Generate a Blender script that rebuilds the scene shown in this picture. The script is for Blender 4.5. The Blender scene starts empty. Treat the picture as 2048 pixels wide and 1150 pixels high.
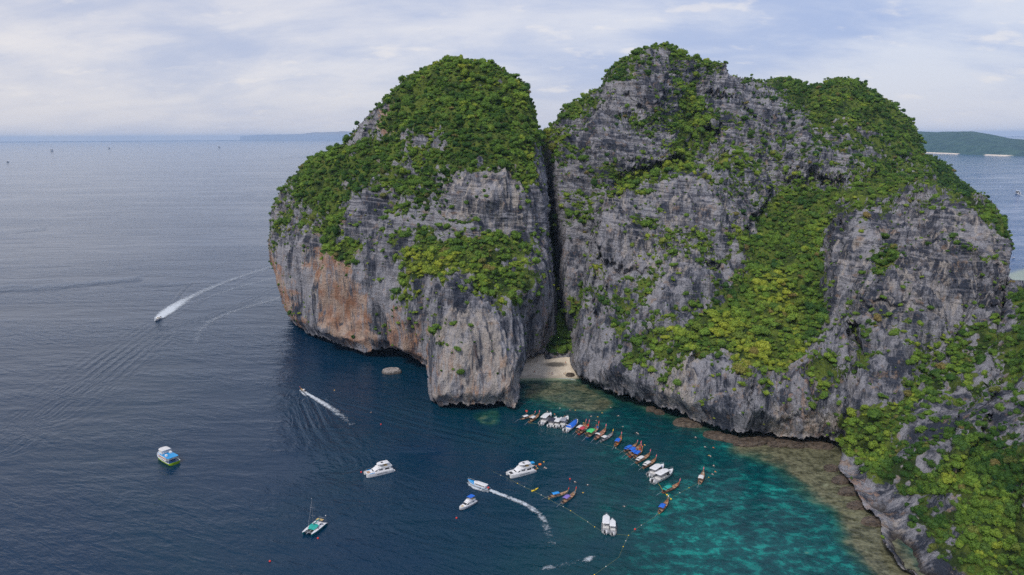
import bpy, math, random
import numpy as np
from mathutils import Vector, Matrix
random.seed(7); rng = np.random.default_rng(11)
sc = bpy.context.scene; COL = sc.collection
# ------------------------------------------------------------ camera
CAMZ = 150.0; FPX = 1422.0; W, HT = 2048, 1150
TH = math.radians(12.0); RO = math.radians(0.3)
Fv = np.array([0, math.cos(TH), -math.sin(TH)])
R0 = np.array([1.0, 0, 0]); U0 = np.array([0, math.sin(TH), math.cos(TH)])
Rv = math.cos(RO)*R0 - math.sin(RO)*U0; Uv = math.cos(RO)*U0 + math.sin(RO)*R0
cam = bpy.data.objects.new('camera', bpy.data.cameras.new('camera')); COL.objects.link(cam)
m = Matrix.Identity(4)
for i in range(3):
    m[i][0] = Rv[i]; m[i][1] = Uv[i]; m[i][2] = -Fv[i]
m[2][3] = CAMZ; cam.matrix_world = m
cam.data.sensor_width = 36; cam.data.lens = 36*FPX/W; cam.data.clip_start = 1; cam.data.clip_end = 120000
sc.camera = cam
# ------------------------------------------------------------ sky, sun, exposure
SUN_DIR = Vector((-0.34, -0.57, 0.745)).normalized()
world = bpy.data.worlds.new('World'); sc.world = world; world.use_nodes = True
def build_world():
    nt = world.node_tree; N = nt.nodes; L = nt.links
    for n in list(N): N.remove(n)
    out = N.new('ShaderNodeOutputWorld'); bg = N.new('ShaderNodeBackground'); L.new(bg.outputs[0], out.inputs[0])
    sky = N.new('ShaderNodeTexSky'); sky.sky_type = 'NISHITA'; sky.sun_disc = False
    sky.sun_elevation = math.asin(SUN_DIR.z); sky.sun_rotation = math.atan2(SUN_DIR.x, SUN_DIR.y)
    sky.air_density = 1.0; sky.dust_density = 2.0; sky.ozone_density = 1.5
    def V(op, a, b=None, c=None):
        n = N.new('ShaderNodeVectorMath'); n.operation = op
        for k, x in enumerate((a, b, c)):
            if x is None: continue
            if isinstance(x, (tuple, list)): n.inputs[k].default_value = x
            else: L.new(x, n.inputs[k])
        return n.outputs[0]
    def M(op, a, b=None, c=None, clamp=False):
        n = N.new('ShaderNodeMath'); n.operation = op; n.use_clamp = clamp
        for k, x in enumerate((a, b, c)):
            if x is None: continue
            if isinstance(x, (int, float)): n.inputs[k].default_value = x
            else: L.new(x, n.inputs[k])
        return n.outputs[0]
    def MIX(f, a, b):
        n = N.new('ShaderNodeMix'); n.data_type = 'RGBA'
        for s, x in ((0, f), (6, a), (7, b)):
            if isinstance(x, (int, float)): n.inputs[s].default_value = x
            elif isinstance(x, (tuple, list)): n.inputs[s].default_value = (*x, 1)
            else: L.new(x, n.inputs[s])
        return n.outputs[2]
    def NOISE(vec, scale, det=5, rough=0.55, dist=0.0):
        n = N.new('ShaderNodeTexNoise'); n.inputs['Scale'].default_value = scale; n.inputs['Detail'].default_value = det
        n.inputs['Roughness'].default_value = rough; n.inputs['Distortion'].default_value = dist
        L.new(vec, n.inputs['Vector']); return n.outputs[0]
    tc = N.new('ShaderNodeTexCoord'); sep = N.new('ShaderNodeSeparateXYZ'); L.new(tc.outputs['Generated'], sep.inputs[0])
    z = M('MAXIMUM', sep.outputs[2], 0.0); den = M('ADD', z, 0.30)
    cx = M('DIVIDE', sep.outputs[0], den); cy = M('DIVIDE', sep.outputs[1], den)
    cmb = N.new('ShaderNodeCombineXYZ'); L.new(cx, cmb.inputs[0]); L.new(cy, cmb.inputs[1])
    p = cmb.outputs[0]
    n1 = NOISE(V('ADD', V('MULTIPLY', p, (0.8, 1.25, 1.0)), (0.4, 0.3, 0)), 0.9, 7, 0.56, 0.5)
    n2 = NOISE(V('ADD', V('MULTIPLY', p, (1.0, 1.7, 1.0)), (7.3, 2.1, 0)), 2.4, 6, 0.6, 0.3)
    n3 = NOISE(V('ADD', V('MULTIPLY', p, (1.6, 2.4, 1.0)), (1.3, 9.1, 3.0)), 3.6, 6, 0.55)
    dens = M('ADD', M('MULTIPLY', n1, 0.65), M('MULTIPLY', n2, 0.35))
    ramp = N.new('ShaderNodeMapRange'); ramp.interpolation_type = 'SMOOTHSTEP'
    L.new(dens, ramp.inputs[0]); ramp.inputs[1].default_value = 0.40; ramp.inputs[2].default_value = 0.60
    puff = N.new('ShaderNodeMapRange'); puff.interpolation_type = 'SMOOTHSTEP'
    L.new(n3, puff.inputs[0]); puff.inputs[1].default_value = 0.56; puff.inputs[2].default_value = 0.72
    left = M('MULTIPLY_ADD', sep.outputs[0], -0.9, 0.42, True)      # the west side is the brighter, whiter one
    base = MIX(left, (0.285, 0.350, 0.535), (0.385, 0.412, 0.520))
    cl = MIX(left, (0.490, 0.515, 0.600), (0.590, 0.565, 0.580))
    c = MIX(ramp.outputs[0], base, cl)
    c = MIX(M('MULTIPLY', puff.outputs[0], 0.55), c, (0.66, 0.62, 0.60))
    hz = N.new('ShaderNodeMapRange'); hz.interpolation_type = 'SMOOTHSTEP'
    L.new(z, hz.inputs[0]); hz.inputs[1].default_value = 0.0; hz.inputs[2].default_value = 0.11
    hz.inputs[3].default_value = 1.0; hz.inputs[4].default_value = 0.0
    c = MIX(M('MULTIPLY', hz.outputs[0], 0.60), c, (0.490, 0.490, 0.540))
    s = V('SCALE', sky.outputs[0]); nt.nodes[-1].inputs[3].default_value = 0.08
    c = MIX(0.86, s, c)
    L.new(c, bg.inputs[0]); bg.inputs[1].default_value = 0.905
build_world()
sl = bpy.data.lights.new('sun', 'SUN'); sl.energy = 1.5; sl.angle = math.radians(12); sl.color = (1.0, 0.93, 0.84)
sun = bpy.data.objects.new('sun', sl); COL.objects.link(sun)
sun.rotation_mode = 'QUATERNION'; sun.rotation_quaternion = SUN_DIR.to_track_quat('Z', 'Y'); sun.location = (0, 0, 900)
sc.view_settings.view_transform = 'Standard'; sc.view_settings.look = 'None'
sc.view_settings.exposure = 0.70; sc.view_settings.gamma = 1.0; sc.view_settings.use_curve_mapping = False
sc.cycles.max_bounces = 6; sc.cycles.diffuse_bounces = 3; sc.cycles.glossy_bounces = 3
sc.cycles.volume_bounces = 1; sc.cycles.transparent_max_bounces = 12; sc.cycles.use_denoising = False
sc.render.film_transparent = False

# ------------------------------------------------------------ helpers: pixels of the photograph -> points of the place
def raydir(px, py):
    px = np.asarray(px, float); py = np.asarray(py, float)
    u = (px-W/2)/FPX; v = (HT/2-py)/FPX
    return Fv + u[..., None]*Rv + v[..., None]*Uv
CAM = np.array([0, 0, CAMZ])
def at(px, py, Y):
    d = raydir(px, py); return CAM + d*(np.asarray(Y, float)/d[..., 1])[..., None]
def ground(px, py, z=0.0):
    d = raydir(px, py); return CAM + d*((z-CAMZ)/d[..., 2])[..., None]
def project(P):
    q = np.asarray(P, float)-CAM; w = q@Fv
    return W/2+FPX*(q@Rv)/w, HT/2-FPX*(q@Uv)/w
# numpy gradient noise
_p = rng.permutation(256); _p = np.concatenate([_p, _p, _p]).astype(np.int64)
_g = rng.normal(size=(256, 3)); _g /= np.linalg.norm(_g, axis=1)[:, None]
def perlin(P):
    P = np.asarray(P, float); i = np.floor(P).astype(np.int64); f = P-i; i &= 255
    u = f*f*f*(f*(f*6-15)+10); r = 0
    for a in (0, 1):
        for b in (0, 1):
            for c in (0, 1):
                h = _p[_p[_p[i[..., 0]+a]+i[..., 1]+b]+i[..., 2]+c]
                g = _g[h]; d = g[..., 0]*(f[..., 0]-a)+g[..., 1]*(f[..., 1]-b)+g[..., 2]*(f[..., 2]-c)
                wgt = (u[..., 0] if a else 1-u[..., 0])*(u[..., 1] if b else 1-u[..., 1])*(u[..., 2] if c else 1-u[..., 2])
                r = r+wgt*d
    return r*1.6
def fbm(P, oct=4, gain=0.5, ridged=False, off=0.0):
    s = 0; a = 1; t = 0; Q = np.asarray(P, float)+off
    for k in range(oct):
        n = perlin(Q)
        if ridged: n = 1-2*np.abs(n)
        s = s+a*n; t += a; a *= gain; Q = Q*2.03+17.1
    return s/t
def smooth(e0, e1, x):
    t = np.clip((x-e0)/(e1-e0), 0, 1); return t*t*(3-2*t)
def inpoly(px, py, poly):
    c = np.zeros(px.shape, bool); n = len(poly)
    for k in range(n):
        x1, y1 = poly[k][:2]; x2, y2 = poly[(k+1) % n][:2]
        if y1 == y2: continue
        c ^= ((y1 > py) != (y2 > py)) & (px < (x2-x1)*(py-y1)/(y2-y1)+x1)
    return c
def segdist(px, py, a, b):
    ax, ay = a[:2]; bx, by = b[:2]; dx, dy = bx-ax, by-ay
    t = np.clip(((px-ax)*dx+(py-ay)*dy)/(dx*dx+dy*dy+1e-9), 0, 1)
    return np.hypot(px-ax-t*dx, py-ay-t*dy)
def polydist(px, py, poly, closed=True):
    d = np.full(px.shape, 1e9)
    for k in range(len(poly)-(0 if closed else 1)):
        d = np.minimum(d, segdist(px, py, poly[k], poly[(k+1) % len(poly)]))
    return d
def tps(ctrl, px, py):
    c = np.array([[a[0], a[1]] for a in ctrl])/100.0
    v = np.array([a[2] if a[2] is not None else float(ground(np.array(a[0]), np.array(a[1]), a[3])[1]) for a in ctrl])
    n = len(c); K = lambda r2: 0.5*r2*np.log(r2+1e-9)
    r2 = ((c[:, None]-c[None])**2).sum(-1); A = np.zeros((n+3, n+3)); A[:n, :n] = K(r2)+np.eye(n)*0.02
    A[:n, n] = 1; A[:n, n+1:] = c; A[n, :n] = 1; A[n+1:, :n] = c.T
    w = np.linalg.solve(A, np.concatenate([v, [0, 0, 0]]))
    out = np.full(px.shape, w[n])+w[n+1]*px/100+w[n+2]*py/100
    for k in range(n): out = out+w[k]*K((px/100-c[k, 0])**2+(py/100-c[k, 1])**2)
    return out
# ------------------------------------------------------------ helpers: objects
def mesh_np(name, V, faces):
    me = bpy.data.meshes.new(name); V = np.asarray(V, np.float32)
    if isinstance(faces, np.ndarray):
        nf, k = faces.shape
        me.vertices.add(len(V)); me.vertices.foreach_set('co', V.ravel())
        me.loops.add(nf*k); me.loops.foreach_set('vertex_index', faces.astype(np.int32).ravel())
        me.polygons.add(nf); me.polygons.foreach_set('loop_start', np.arange(0, nf*k, k, dtype=np.int32))
        me.polygons.foreach_set('loop_total', np.full(nf, k, np.int32))
        me.update(calc_edges=True); me.validate()
    else:
        me.from_pydata([tuple(map(float, v)) for v in V], [], faces); me.update()
    return me
def attr(me, name, data, kind='FLOAT'):
    a = me.attributes.new(name, kind, 'POINT')
    a.data.foreach_set('value' if kind == 'FLOAT' else 'color' if kind == 'FLOAT_COLOR' else 'vector', np.asarray(data, np.float32).ravel())
def link(name, data, mat=None, parent=None):
    o = bpy.data.objects.new(name, data); COL.objects.link(o)
    if mat is not None and not data.materials: data.materials.append(mat)
    if parent is not None: o.parent = parent
    return o
def tag(o, label=None, cat=None, group=None, kind=None):
    if label: o['label'] = label
    if cat: o['category'] = cat
    if group: o['group'] = group
    if kind: o['kind'] = kind
    return o
def empty(name, loc, rz=0.0, s=1.0):
    o = bpy.data.objects.new(name, None); COL.objects.link(o); o.location = tuple(map(float, loc))
    o.rotation_euler = (0, 0, rz); o.scale = (s, s, s); o.empty_display_size = 0.5; return o
# ------------------------------------------------------------ materials
class NT:
    def __init__(s, name):
        s.mat = bpy.data.materials.new(name); s.mat.use_nodes = True; s.t = s.mat.node_tree; s.N = s.t.nodes; s.L = s.t.links
        s.b = s.N['Principled BSDF']; s.out = s.N['Material Output']
    def put(s, sock, x):
        if x is None: return
        if isinstance(x, bpy.types.NodeSocket): s.L.new(x, sock)
        elif isinstance(x, (tuple, list)): sock.default_value = (*x, 1) if sock.type == 'RGBA' and len(x) == 3 else x
        else: sock.default_value = x
    def M(s, op, a, b=None, c=None, clamp=False):
        n = s.N.new('ShaderNodeMath'); n.operation = op; n.use_clamp = clamp
        for k, x in enumerate((a, b, c)): s.put(n.inputs[k], x)
        return n.outputs[0]
    def V(s, op, a, b=None, sc_=None):
        n = s.N.new('ShaderNodeVectorMath'); n.operation = op; s.put(n.inputs[0], a); s.put(n.inputs[1], b)
        if sc_ is not None: s.put(n.inputs[3], sc_)
        return n.outputs[0]
    def mix(s, f, a, b, bt='MIX'):
        n = s.N.new('ShaderNodeMix'); n.data_type = 'RGBA'; n.blend_type = bt
        s.put(n.inputs[0], f); s.put(n.inputs[6], a); s.put(n.inputs[7], b); return n.outputs[2]
    def noise(s, vec, scale, det=4, rough=0.55, dist=0.0):
        n = s.N.new('ShaderNodeTexNoise'); s.put(n.inputs['Vector'], vec); n.inputs['Scale'].default_value = scale
        n.inputs['Detail'].default_value = det; n.inputs['Roughness'].default_value = rough; n.inputs['Distortion'].default_value = dist
        return n.outputs[0]
    def rng(s, x, a, b, c=0.0, d=1.0, sm=True):
        n = s.N.new('ShaderNodeMapRange'); n.interpolation_type = 'SMOOTHSTEP' if sm else 'LINEAR'
        s.put(n.inputs[0], x); 
        for k, q in enumerate((a, b, c, d)): n.inputs[k+1].default_value = q
        return n.outputs[0]
    def attr(s, name, typ='GEOMETRY'):
        n = s.N.new('ShaderNodeAttribute'); n.attribute_name = name; n.attribute_type = typ; return n
    def pos(s): return s.N.new('ShaderNodeNewGeometry').outputs['Position']
    def bump(s, h, strength, dist):
        n = s.N.new('ShaderNodeBump'); s.put(n.inputs['Strength'], strength); s.put(n.inputs['Distance'], dist); s.put(n.inputs['Height'], h)
        s.L.new(n.outputs[0], s.b.inputs['Normal']); return n
_mats = {}
def paint(name, col, rough=0.5, metal=0.0, spec=0.5, var=0.06):
    if name in _mats: return _mats[name]
    t = NT(name); tc = t.N.new('ShaderNodeTexCoord').outputs['Object']
    n = t.noise(tc, 1.7, 4, 0.6)
    f = t.rng(n, 0.3, 0.7)
    dark = tuple(c*(1-var*3) for c in col); t.put(t.b.inputs['Base Color'], t.mix(f, dark, tuple(min(1, c*(1+var)) for c in col)))
    t.b.inputs['Roughness'].default_value = rough; t.b.inputs['Metallic'].default_value = metal
    _mats[name] = t.mat; return t.mat
def cliff_mat():
    t = NT('limestone'); p = t.pos()
    veg = t.attr('veg').outputs['Fac']; tint = t.attr('tint').outputs['Fac']; pale = t.attr('pale').outputs['Fac']
    big = t.noise(p, 0.018, 4, 0.6)
    str1 = t.noise(t.V('MULTIPLY', p, (0.35, 0.35, 0.035)), 1.0, 6, 0.62, 0.6)
    str2 = t.noise(t.V('MULTIPLY', p, (1.1, 1.1, 0.10)), 1.0, 5, 0.65, 0.4)
    ss_ = t.N.new('ShaderNodeSeparateXYZ'); t.L.new(p, ss_.inputs[0]); cc_ = t.N.new('ShaderNodeCombineXYZ'); t.L.new(t.M('MULTIPLY', ss_.outputs[0], 0.03), cc_.inputs[0]); t.L.new(t.M('MULTIPLY', ss_.outputs[1], 0.05), cc_.inputs[1]); t.L.new(t.M('ADD', t.M('MULTIPLY', ss_.outputs[2], 0.5), t.M('ADD', t.M('MULTIPLY', ss_.outputs[0], 0.05), t.M('MULTIPLY', t.noise(p, 0.03, 3), 2.2))), cc_.inputs[2])
    strat = t.noise(cc_.outputs[0], 1.0, 4, 0.62, 0.3)
    fine = t.noise(p, 0.7, 6, 0.7)
    f = t.M('ADD', t.M('MULTIPLY', str1, 0.5), t.M('ADD', t.M('MULTIPLY', str2, 0.36), t.M('MULTIPLY', fine, 0.14)))
    str0 = t.noise(t.V('ADD', t.V('MULTIPLY', p, (0.10, 0.10, 0.014)), (5, 8, 1)), 1.0, 5, 0.6, 0.5)
    f = t.M('ADD', f, t.M('MULTIPLY', t.M('SUBTRACT', big, 0.5), 0.45)); f = t.M('ADD', f, t.M('MULTIPLY', t.M('SUBTRACT', str0, 0.5), 1.15))
    c = t.mix(t.rng(f, 0.36, 0.62), (0.036, 0.045, 0.068), (0.305, 0.308, 0.345))
    sz = t.N.new('ShaderNodeSeparateXYZ'); t.L.new(p, sz.inputs[0]); hi = t.rng(sz.outputs[2], 35.0, 95.0, 0.18, 1.0)
    c = t.mix(t.M('MULTIPLY', t.rng(strat, 0.51, 0.58), t.M('MULTIPLY', hi, 0.65)), c, (0.055, 0.06, 0.085))
    c = t.mix(t.M('MULTIPLY', t.rng(strat, 0.40, 0.46, 1.0, 0.0), t.M('MULTIPLY', hi, 0.5)), c, (0.36, 0.35, 0.38))
    # pale, water-washed rock
    pn = t.noise(t.V('MULTIPLY', p, (0.25, 0.25, 0.05)), 1.0, 5, 0.6, 0.8)
    pf = t.M('MULTIPLY', t.rng(t.M('ADD', pn, t.M('MULTIPLY', pale, 0.45)), 0.62, 0.80), 0.8)
    c = t.mix(pf, c, (0.44, 0.40, 0.37))
    # iron-stained orange rock where the overhang keeps it dry, and small flecks elsewhere
    on = t.noise(t.V('ADD', t.V('MULTIPLY', p, (0.30, 0.30, 0.045)), (31, 5, 2)), 1.0, 6, 0.62, 1.0)
    of = t.rng(t.M('ADD', on, t.M('MULTIPLY', tint, 0.36)), 0.68, 0.90)
    oc = t.mix(t.rng(t.noise(p, 0.12, 4), 0.35, 0.65), (0.34, 0.175, 0.105), (0.46, 0.35, 0.28))
    c = t.mix(t.M('MULTIPLY', of, 0.9), c, oc)
    fl = t.noise(t.V('ADD', p, (90, 12, 7)), 0.16, 6, 0.7)
    c = t.mix(t.M('MULTIPLY', t.rng(fl, 0.55, 0.68), 0.7), c, (0.30, 0.21, 0.15))
    # lichen / undergrowth
    vn = t.noise(p, 0.22, 5, 0.7)
    vf = t.rng(t.M('ADD', t.M('MULTIPLY', veg, 1.1), t.M('MULTIPLY', t.M('SUBTRACT', vn, 0.5), 1.6)), 0.42, 0.72)
    gc = t.mix(t.rng(t.noise(t.V('ADD', p, (3, 50, 9)), 0.10, 5, 0.7), 0.38, 0.62), (0.030, 0.055, 0.014), (0.130, 0.180, 0.030))
    c = t.mix(vf, c, gc)
    # wet tide band just over the sea
    sep = t.N.new('ShaderNodeSeparateXYZ'); t.L.new(p, sep.inputs[0])
    wet = t.rng(t.M('ADD', sep.outputs[2], t.M('MULTIPLY', fine, 3.0)), 1.5, 4.0, 1.0, 0.0)
    c = t.mix(t.M('MULTIPLY', wet, 0.85), c, (0.035, 0.028, 0.022))
    t.put(t.b.inputs['Base Color'], c); t.b.inputs['Roughness'].default_value = 0.9; t.b.inputs['Specular IOR Level'].default_value = 0.2
    h = t.M('ADD', t.M('MULTIPLY', str2, 1.2), t.M('ADD', fine, t.M('MULTIPLY', t.M('MULTIPLY', strat, hi), 1.8)))
    t.bump(h, 0.9, 1.6)
    return t.mat
M_CLIFF = cliff_mat()
# ------------------------------------------------------------ vegetation chart: how thickly each 40 px square of rock is overgrown
VEG = """
99999999999999888788999999999999999999
99999999999999887763575778999999999999
99999999999999975743832356999999999999
99996589999999684215942433799999999999
99994489999999552477995534367788888888
88885786579997732224773466456687999999
77998876889993562257847553544577789999
56998768832281327996355636444686565599
46895467510041364422244448997775446466
66583343431042383255223279995342324888
63398268989873222436654699991341222368
44136139989963125124553699992284136329
14101248216696156264244799971273122219
23300027213554184763347899982524111248
11111340622232951735489999783343333379
01001010231223921466889899754455735589
00000000131100001174674567543835648678
00000000101000000013624443476226567458
00000000000000000001153362243028658358
00000000000000000000011312118996478765
00000000000000000000000001129997689885
00000000000000000000000001106998999997
00000000000000000000000001103886888996
00000000000000000000000001101366977787
00000000000000000000000001101179958998
00000000000000000000000001101057889979
00000000000000000000000001101013699958
"""
VEG = np.array([[int(ch) for ch in ln] for ln in VEG.split()], float)
def vegmap(px, py, VM=VEG):
    gx = np.clip((px-560)/40.0, 0, VM.shape[1]-1.001); gy = np.clip((py-100)/40.0, 0, VM.shape[0]-1.001)
    i = gx.astype(int); j = gy.astype(int); fx = gx-i; fy = gy-j
    return ((VM[j, i]*(1-fx)+VM[j, i+1]*fx)*(1-fy)+(VM[j+1, i]*(1-fx)+VM[j+1, i+1]*fx)*fy)/9.0
TINT = [  # orange-stained zones
 ([(545,500),(560,510),(590,560),(612,640),(600,655),(575,620),(552,545)], 1.0),
 ([(655,500),(690,510),(722,560),(745,620),(755,690),(705,690),(690,640),(672,580),(650,540)], 1.0),
 ([(800,640),(830,625),(858,690),(860,735),(815,712),(795,680)], 0.9),
 ([(862,745),(900,720),(960,690),(1010,740),(1040,780),(1030,815),(880,812),(862,790)], 0.55),
 ([(770,235),(805,235),(800,265),(775,262)], 1.1),
 ([(575,420),(605,415),(602,440),(582,450)], 0.5),
 ([(1545,760),(1620,750),(1640,860),(1560,872)], 0.5),
 ([(1675,930),(1725,960),(1740,1010),(1705,985),(1680,950)], 0.7),
 ([(1060,560),(1110,620),(1110,690),(1060,710)], 0.45),
 ([(1060,400),(1090,400),(1090,560),(1060,560)], 0.3),
 ([(1120,420),(1170,470),(1150,600),(1115,560)], 0.3)]
PALE = [
 ([(900,370),(1020,370),(1050,440),(1000,470),(900,450)], 0.40),
 ([(890,640),(960,640),(1030,760),(1030,810),(900,808)], 0.55),
 ([(1330,740),(1400,750),(1400,850),(1340,820)], 0.45),
 ([(1210,410),(1500,380),(1510,480),(1300,480),(1220,460)], 0.25),
 ([(1240,500),(1340,480),(1400,560),(1260,600)], 0.30),
 ([(1680,500),(1840,450),(1980,470),(1960,640),(1700,700)], 0.28),
 ([(640,500),(690,500),(700,690),(660,680)], 0.3),
 ([(1740,1030),(1800,1040),(1830,1150),(1770,1110)], 0.35),
 ([(1540,840),(1680,840),(1680,885),(1540,880)], 0.5)]
def zone(px, py, Z, feather=16.0):
    v = np.zeros(px.shape)
    for poly, s in Z:
        d = polydist(px, py, poly); v = np.maximum(v, s*np.where(inpoly(px, py, poly), 1.0, np.clip(1-d/feather, 0, 1)))
    return v
# ------------------------------------------------------------ cliffs
BUSH = []    # (x,y,z, normal, veg, pixel size in m, px, py, layer) collected per cliff
def cliff(name, label, poly, ctrl, R=34.0, D=22.0, step=1.6, amp=1.0, strata=0.6, jit=3.0, bulges=(), shore=(), vegboost=0.0, flute=1.0, seed=0.0, dens=1.0, big=9.0, vegmin=None, cat='cliff'):
    P = np.array([[q[0], q[1]] for q in poly], float)
    xs = np.arange(P[:, 0].min()-6, P[:, 0].max()+7, step); ys = np.arange(P[:, 1].min()-6, P[:, 1].max()+7, step)
    px, py = np.meshgrid(xs, ys)
    q = np.stack([px/22.0, py/22.0, np.full(px.shape, seed+3.3)], -1)
    jf = np.ones(px.shape)
    for k in range(len(poly)):
        if len(poly[k]) > 3 and poly[k][2] == 0: jf = np.minimum(jf, 0.3+0.7*smooth(0, 24, segdist(px, py, poly[k], poly[(k+1) % len(poly)])))
    jx = px+jf*jit*2.2*fbm(q, 4, 0.62); jy = py+jf*jit*2.2*fbm(q+50, 4, 0.62)
    ins = inpoly(jx, jy, poly)
    Y = tps(ctrl, px, py)
    Ysm = Y.copy(); n = len(poly); add = np.zeros(px.shape)
    for k in range(n):
        a = poly[k]; r, dd = (a[2], a[3]) if len(a) > 3 else (R, D)
        if r <= 0: continue
        d = segdist(jx, jy, a, poly[(k+1) % n]); s = np.clip(d/r, 0, 1)
        add = np.maximum(add, dd*(1-np.sqrt(np.clip(1-(1-s)**2, 0, 1))))
    Y = Y+add
    for bp, dY, fe in bulges:
        q2 = np.stack([px/16.0, py/26.0, np.full(px.shape, seed+8.8)], -1)
        bx = px+14*fbm(q2, 4, 0.6); by = py+20*fbm(q2+31, 4, 0.6, True)
        d = polydist(bx, by, bp); s = np.where(inpoly(bx, by, bp), smooth(0, fe, d), 0.0)
        ys_ = [q_[1] for q_ in bp]; y0_, y1_ = min(ys_), max(ys_)
        s = s*(1-smooth(y0_+0.40*(y1_-y0_), y0_+0.97*(y1_-y0_), by))
        Y = Y-dY*s
    X = at(px, py, Y)
    # relief
    def normals(X):
        du = np.gradient(X, axis=1); dv = np.gradient(X, axis=0); nn = np.cross(dv, du)
        return nn/(np.linalg.norm(nn, axis=-1, keepdims=True)+1e-9)
    Nb = normals(at(px, py, Ysm))
    if (Nb[..., 1].mean()) > 0: Nb = -Nb
    w = X*np.array([1, 1, 0.20])
    warp = np.stack([fbm(X/60, 3, off=9+seed), fbm(X/60, 3, off=29+seed), fbm(X/60, 3, off=49)], -1)*12
    a0 = fbm((X*np.array([1, 1, 0.35])+warp)/105.0, 2, ridged=True, off=seed+77)-0.1
    a1 = fbm((w+warp)/62.0, 2, ridged=True, off=seed)
    a2 = fbm((w+warp*0.6)/24.0, 3, 0.55, ridged=True, off=seed+5)
    a3 = fbm((w*np.array([1, 1, 0.75])+warp*0.3)/8.5, 3, 0.6, ridged=True, off=seed+11)
    a4 = fbm((X*np.array([1, 1, 0.13]))/3.0, 3, 0.6, ridged=True, off=seed+21)
    tz = X[..., 2]+0.10*X[..., 0]+3.0*fbm(X/45, 2, off=4)
    st = (tz/7.0) % 1.0; st2 = (tz/2.6+fbm(X/20, 2)) % 1.0
    jq = np.stack([px/38.0, py/30.0, np.full(px.shape, seed+61.0)], -1); vpx = px+34*fbm(jq, 4, 0.6); vpy = py+26*fbm(jq+40, 4, 0.6)
    v = vegmap(vpx, vpy) if vegmin is None else np.maximum(vegmap(vpx, vpy), vegmin)
    rocky = 1-0.55*smooth(0.5, 0.95, v)
    edge = smooth(0, 26, polydist(px, py, poly))
    disp = amp*(((a1-0.15)*big+a0*big*0.9)*edge+(a2-0.1)*5.6*(0.45+0.55*edge)+((a3-0.05)*2.2*flute+a4*0.85)*rocky*jf)
    disp += strata*rocky*jf*(0.25+0.75*smooth(45, 90, X[..., 2]))*(1.7*(1-st)**2+1.1*(1-st2)**2-0.8)
    X = X+(Nb*0.8+np.array([0, -0.2, 0]))*disp[..., None]
    X[..., 2] += amp*rocky*flute*1.6*np.maximum(0, a3-0.2)*2
    keep = X[..., 2] > -4
    ins &= keep
    idx = -np.ones(px.shape, int)
    f = ins[:-1, :-1] & ins[1:, :-1] & ins[1:, 1:] & ins[:-1, 1:]
    used = np.zeros(px.shape, bool)
    used[:-1, :-1] |= f; used[1:, :-1] |= f; used[1:, 1:] |= f; used[:-1, 1:] |= f
    idx[used] = np.arange(used.sum())
    quads = np.stack([idx[:-1, :-1][f], idx[1:, :-1][f], idx[1:, 1:][f], idx[:-1, 1:][f]], 1)
    Vv = X[used]; upx, upy, uY = px[used], py[used], X[..., 1][used]
    # vegetation weight: chart + noise + how level the rock is
    Nn2 = normals(X)
    if Nn2[..., 1].mean() > 0: Nn2 = -Nn2
    nz = Nn2[..., 2]
    vn = fbm(X/14.0, 4, 0.6, off=seed+70); vn2 = fbm(X/5.0, 2, off=seed+90)
    score = v*0.92+0.42*vn+0.26*vn2+0.32*(np.clip(nz, -0.3, 1)-0.35)+vegboost+0.10*(a2-0.1)*-1
    vegv = smooth(0.39, 0.62, score); vegv = np.where(v < 0.03, 0, vegv)*smooth(3.0, 8.0, X[..., 2])
    vg = vegv[used]
    tint = zone(vpx[used], upy+(vpy[used]-upy)*2.2, TINT, 26); pale = zone(vpx[used], vpy[used], PALE, 26)
    # thickness: rings that close the body away from the viewer
    e = np.concatenate([quads[:, [0, 1]], quads[:, [1, 2]], quads[:, [2, 3]], quads[:, [3, 0]]])
    key = np.sort(e, 1); kk = key[:, 0]*len(Vv)+key[:, 1]
    u, inv, cnt = np.unique(kk, return_inverse=True, return_counts=True); be = e[cnt[inv] == 1]
    bv = np.unique(be); mp = -np.ones(len(Vv), int); mp[bv] = np.arange(len(bv))
    cxm, cym = P[:, 0].mean(), P[:, 1].mean()
    # inward direction from the blurred inside mask
    g = ins.astype(float)
    for _ in range(8): g[1:-1, 1:-1] = (g[:-2, 1:-1]+g[2:, 1:-1]+g[1:-1, :-2]+g[1:-1, 2:]+g[1:-1, 1:-1])/5
    gy, gx = np.gradient(g); gx = gx[used][bv]; gy = gy[used][bv]; gl = np.hypot(gx, gy)+1e-6; gx /= gl; gy /= gl
    # distance seen from the displaced vertex
    ppx, ppy = project(Vv[bv]); base = Vv[bv][:, 1]
    rings = []; off = len(Vv); allV = [Vv]; allq = [quads]
    prev = bv
    for inn, dy in ((2.5, 5), (8, 16), (18, 38), (34, 75)):
        Rr = at(ppx+gx*inn, ppy+gy*inn, base+dy); Rr[:, 2] = np.maximum(Rr[:, 2], -8)
        allV.append(Rr); cur = np.arange(off, off+len(bv)); off += len(bv)
        a, b = be[:, 0], be[:, 1]
        pa = a if prev is bv else prev[mp[a]]; pb = b if prev is bv else prev[mp[b]]
        allq.append(np.stack([pb, pa, cur[mp[a]], cur[mp[b]]], 1)); prev = cur
    VV = np.concatenate(allV); QQ = np.concatenate(allq); ex = len(VV)-len(Vv)
    me = mesh_np(name, VV, QQ)
    attr(me, 'veg', np.concatenate([vg, np.tile(vg[bv], 4)])); attr(me, 'tint', np.concatenate([tint, np.tile(tint[bv], 4)]))
    attr(me, 'pale', np.concatenate([pale, np.zeros(ex)]))
    o = link(name, me, M_CLIFF); tag(o, label, cat, kind='structure')
    nn = Nn2[used]; pm = uY/FPX
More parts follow.
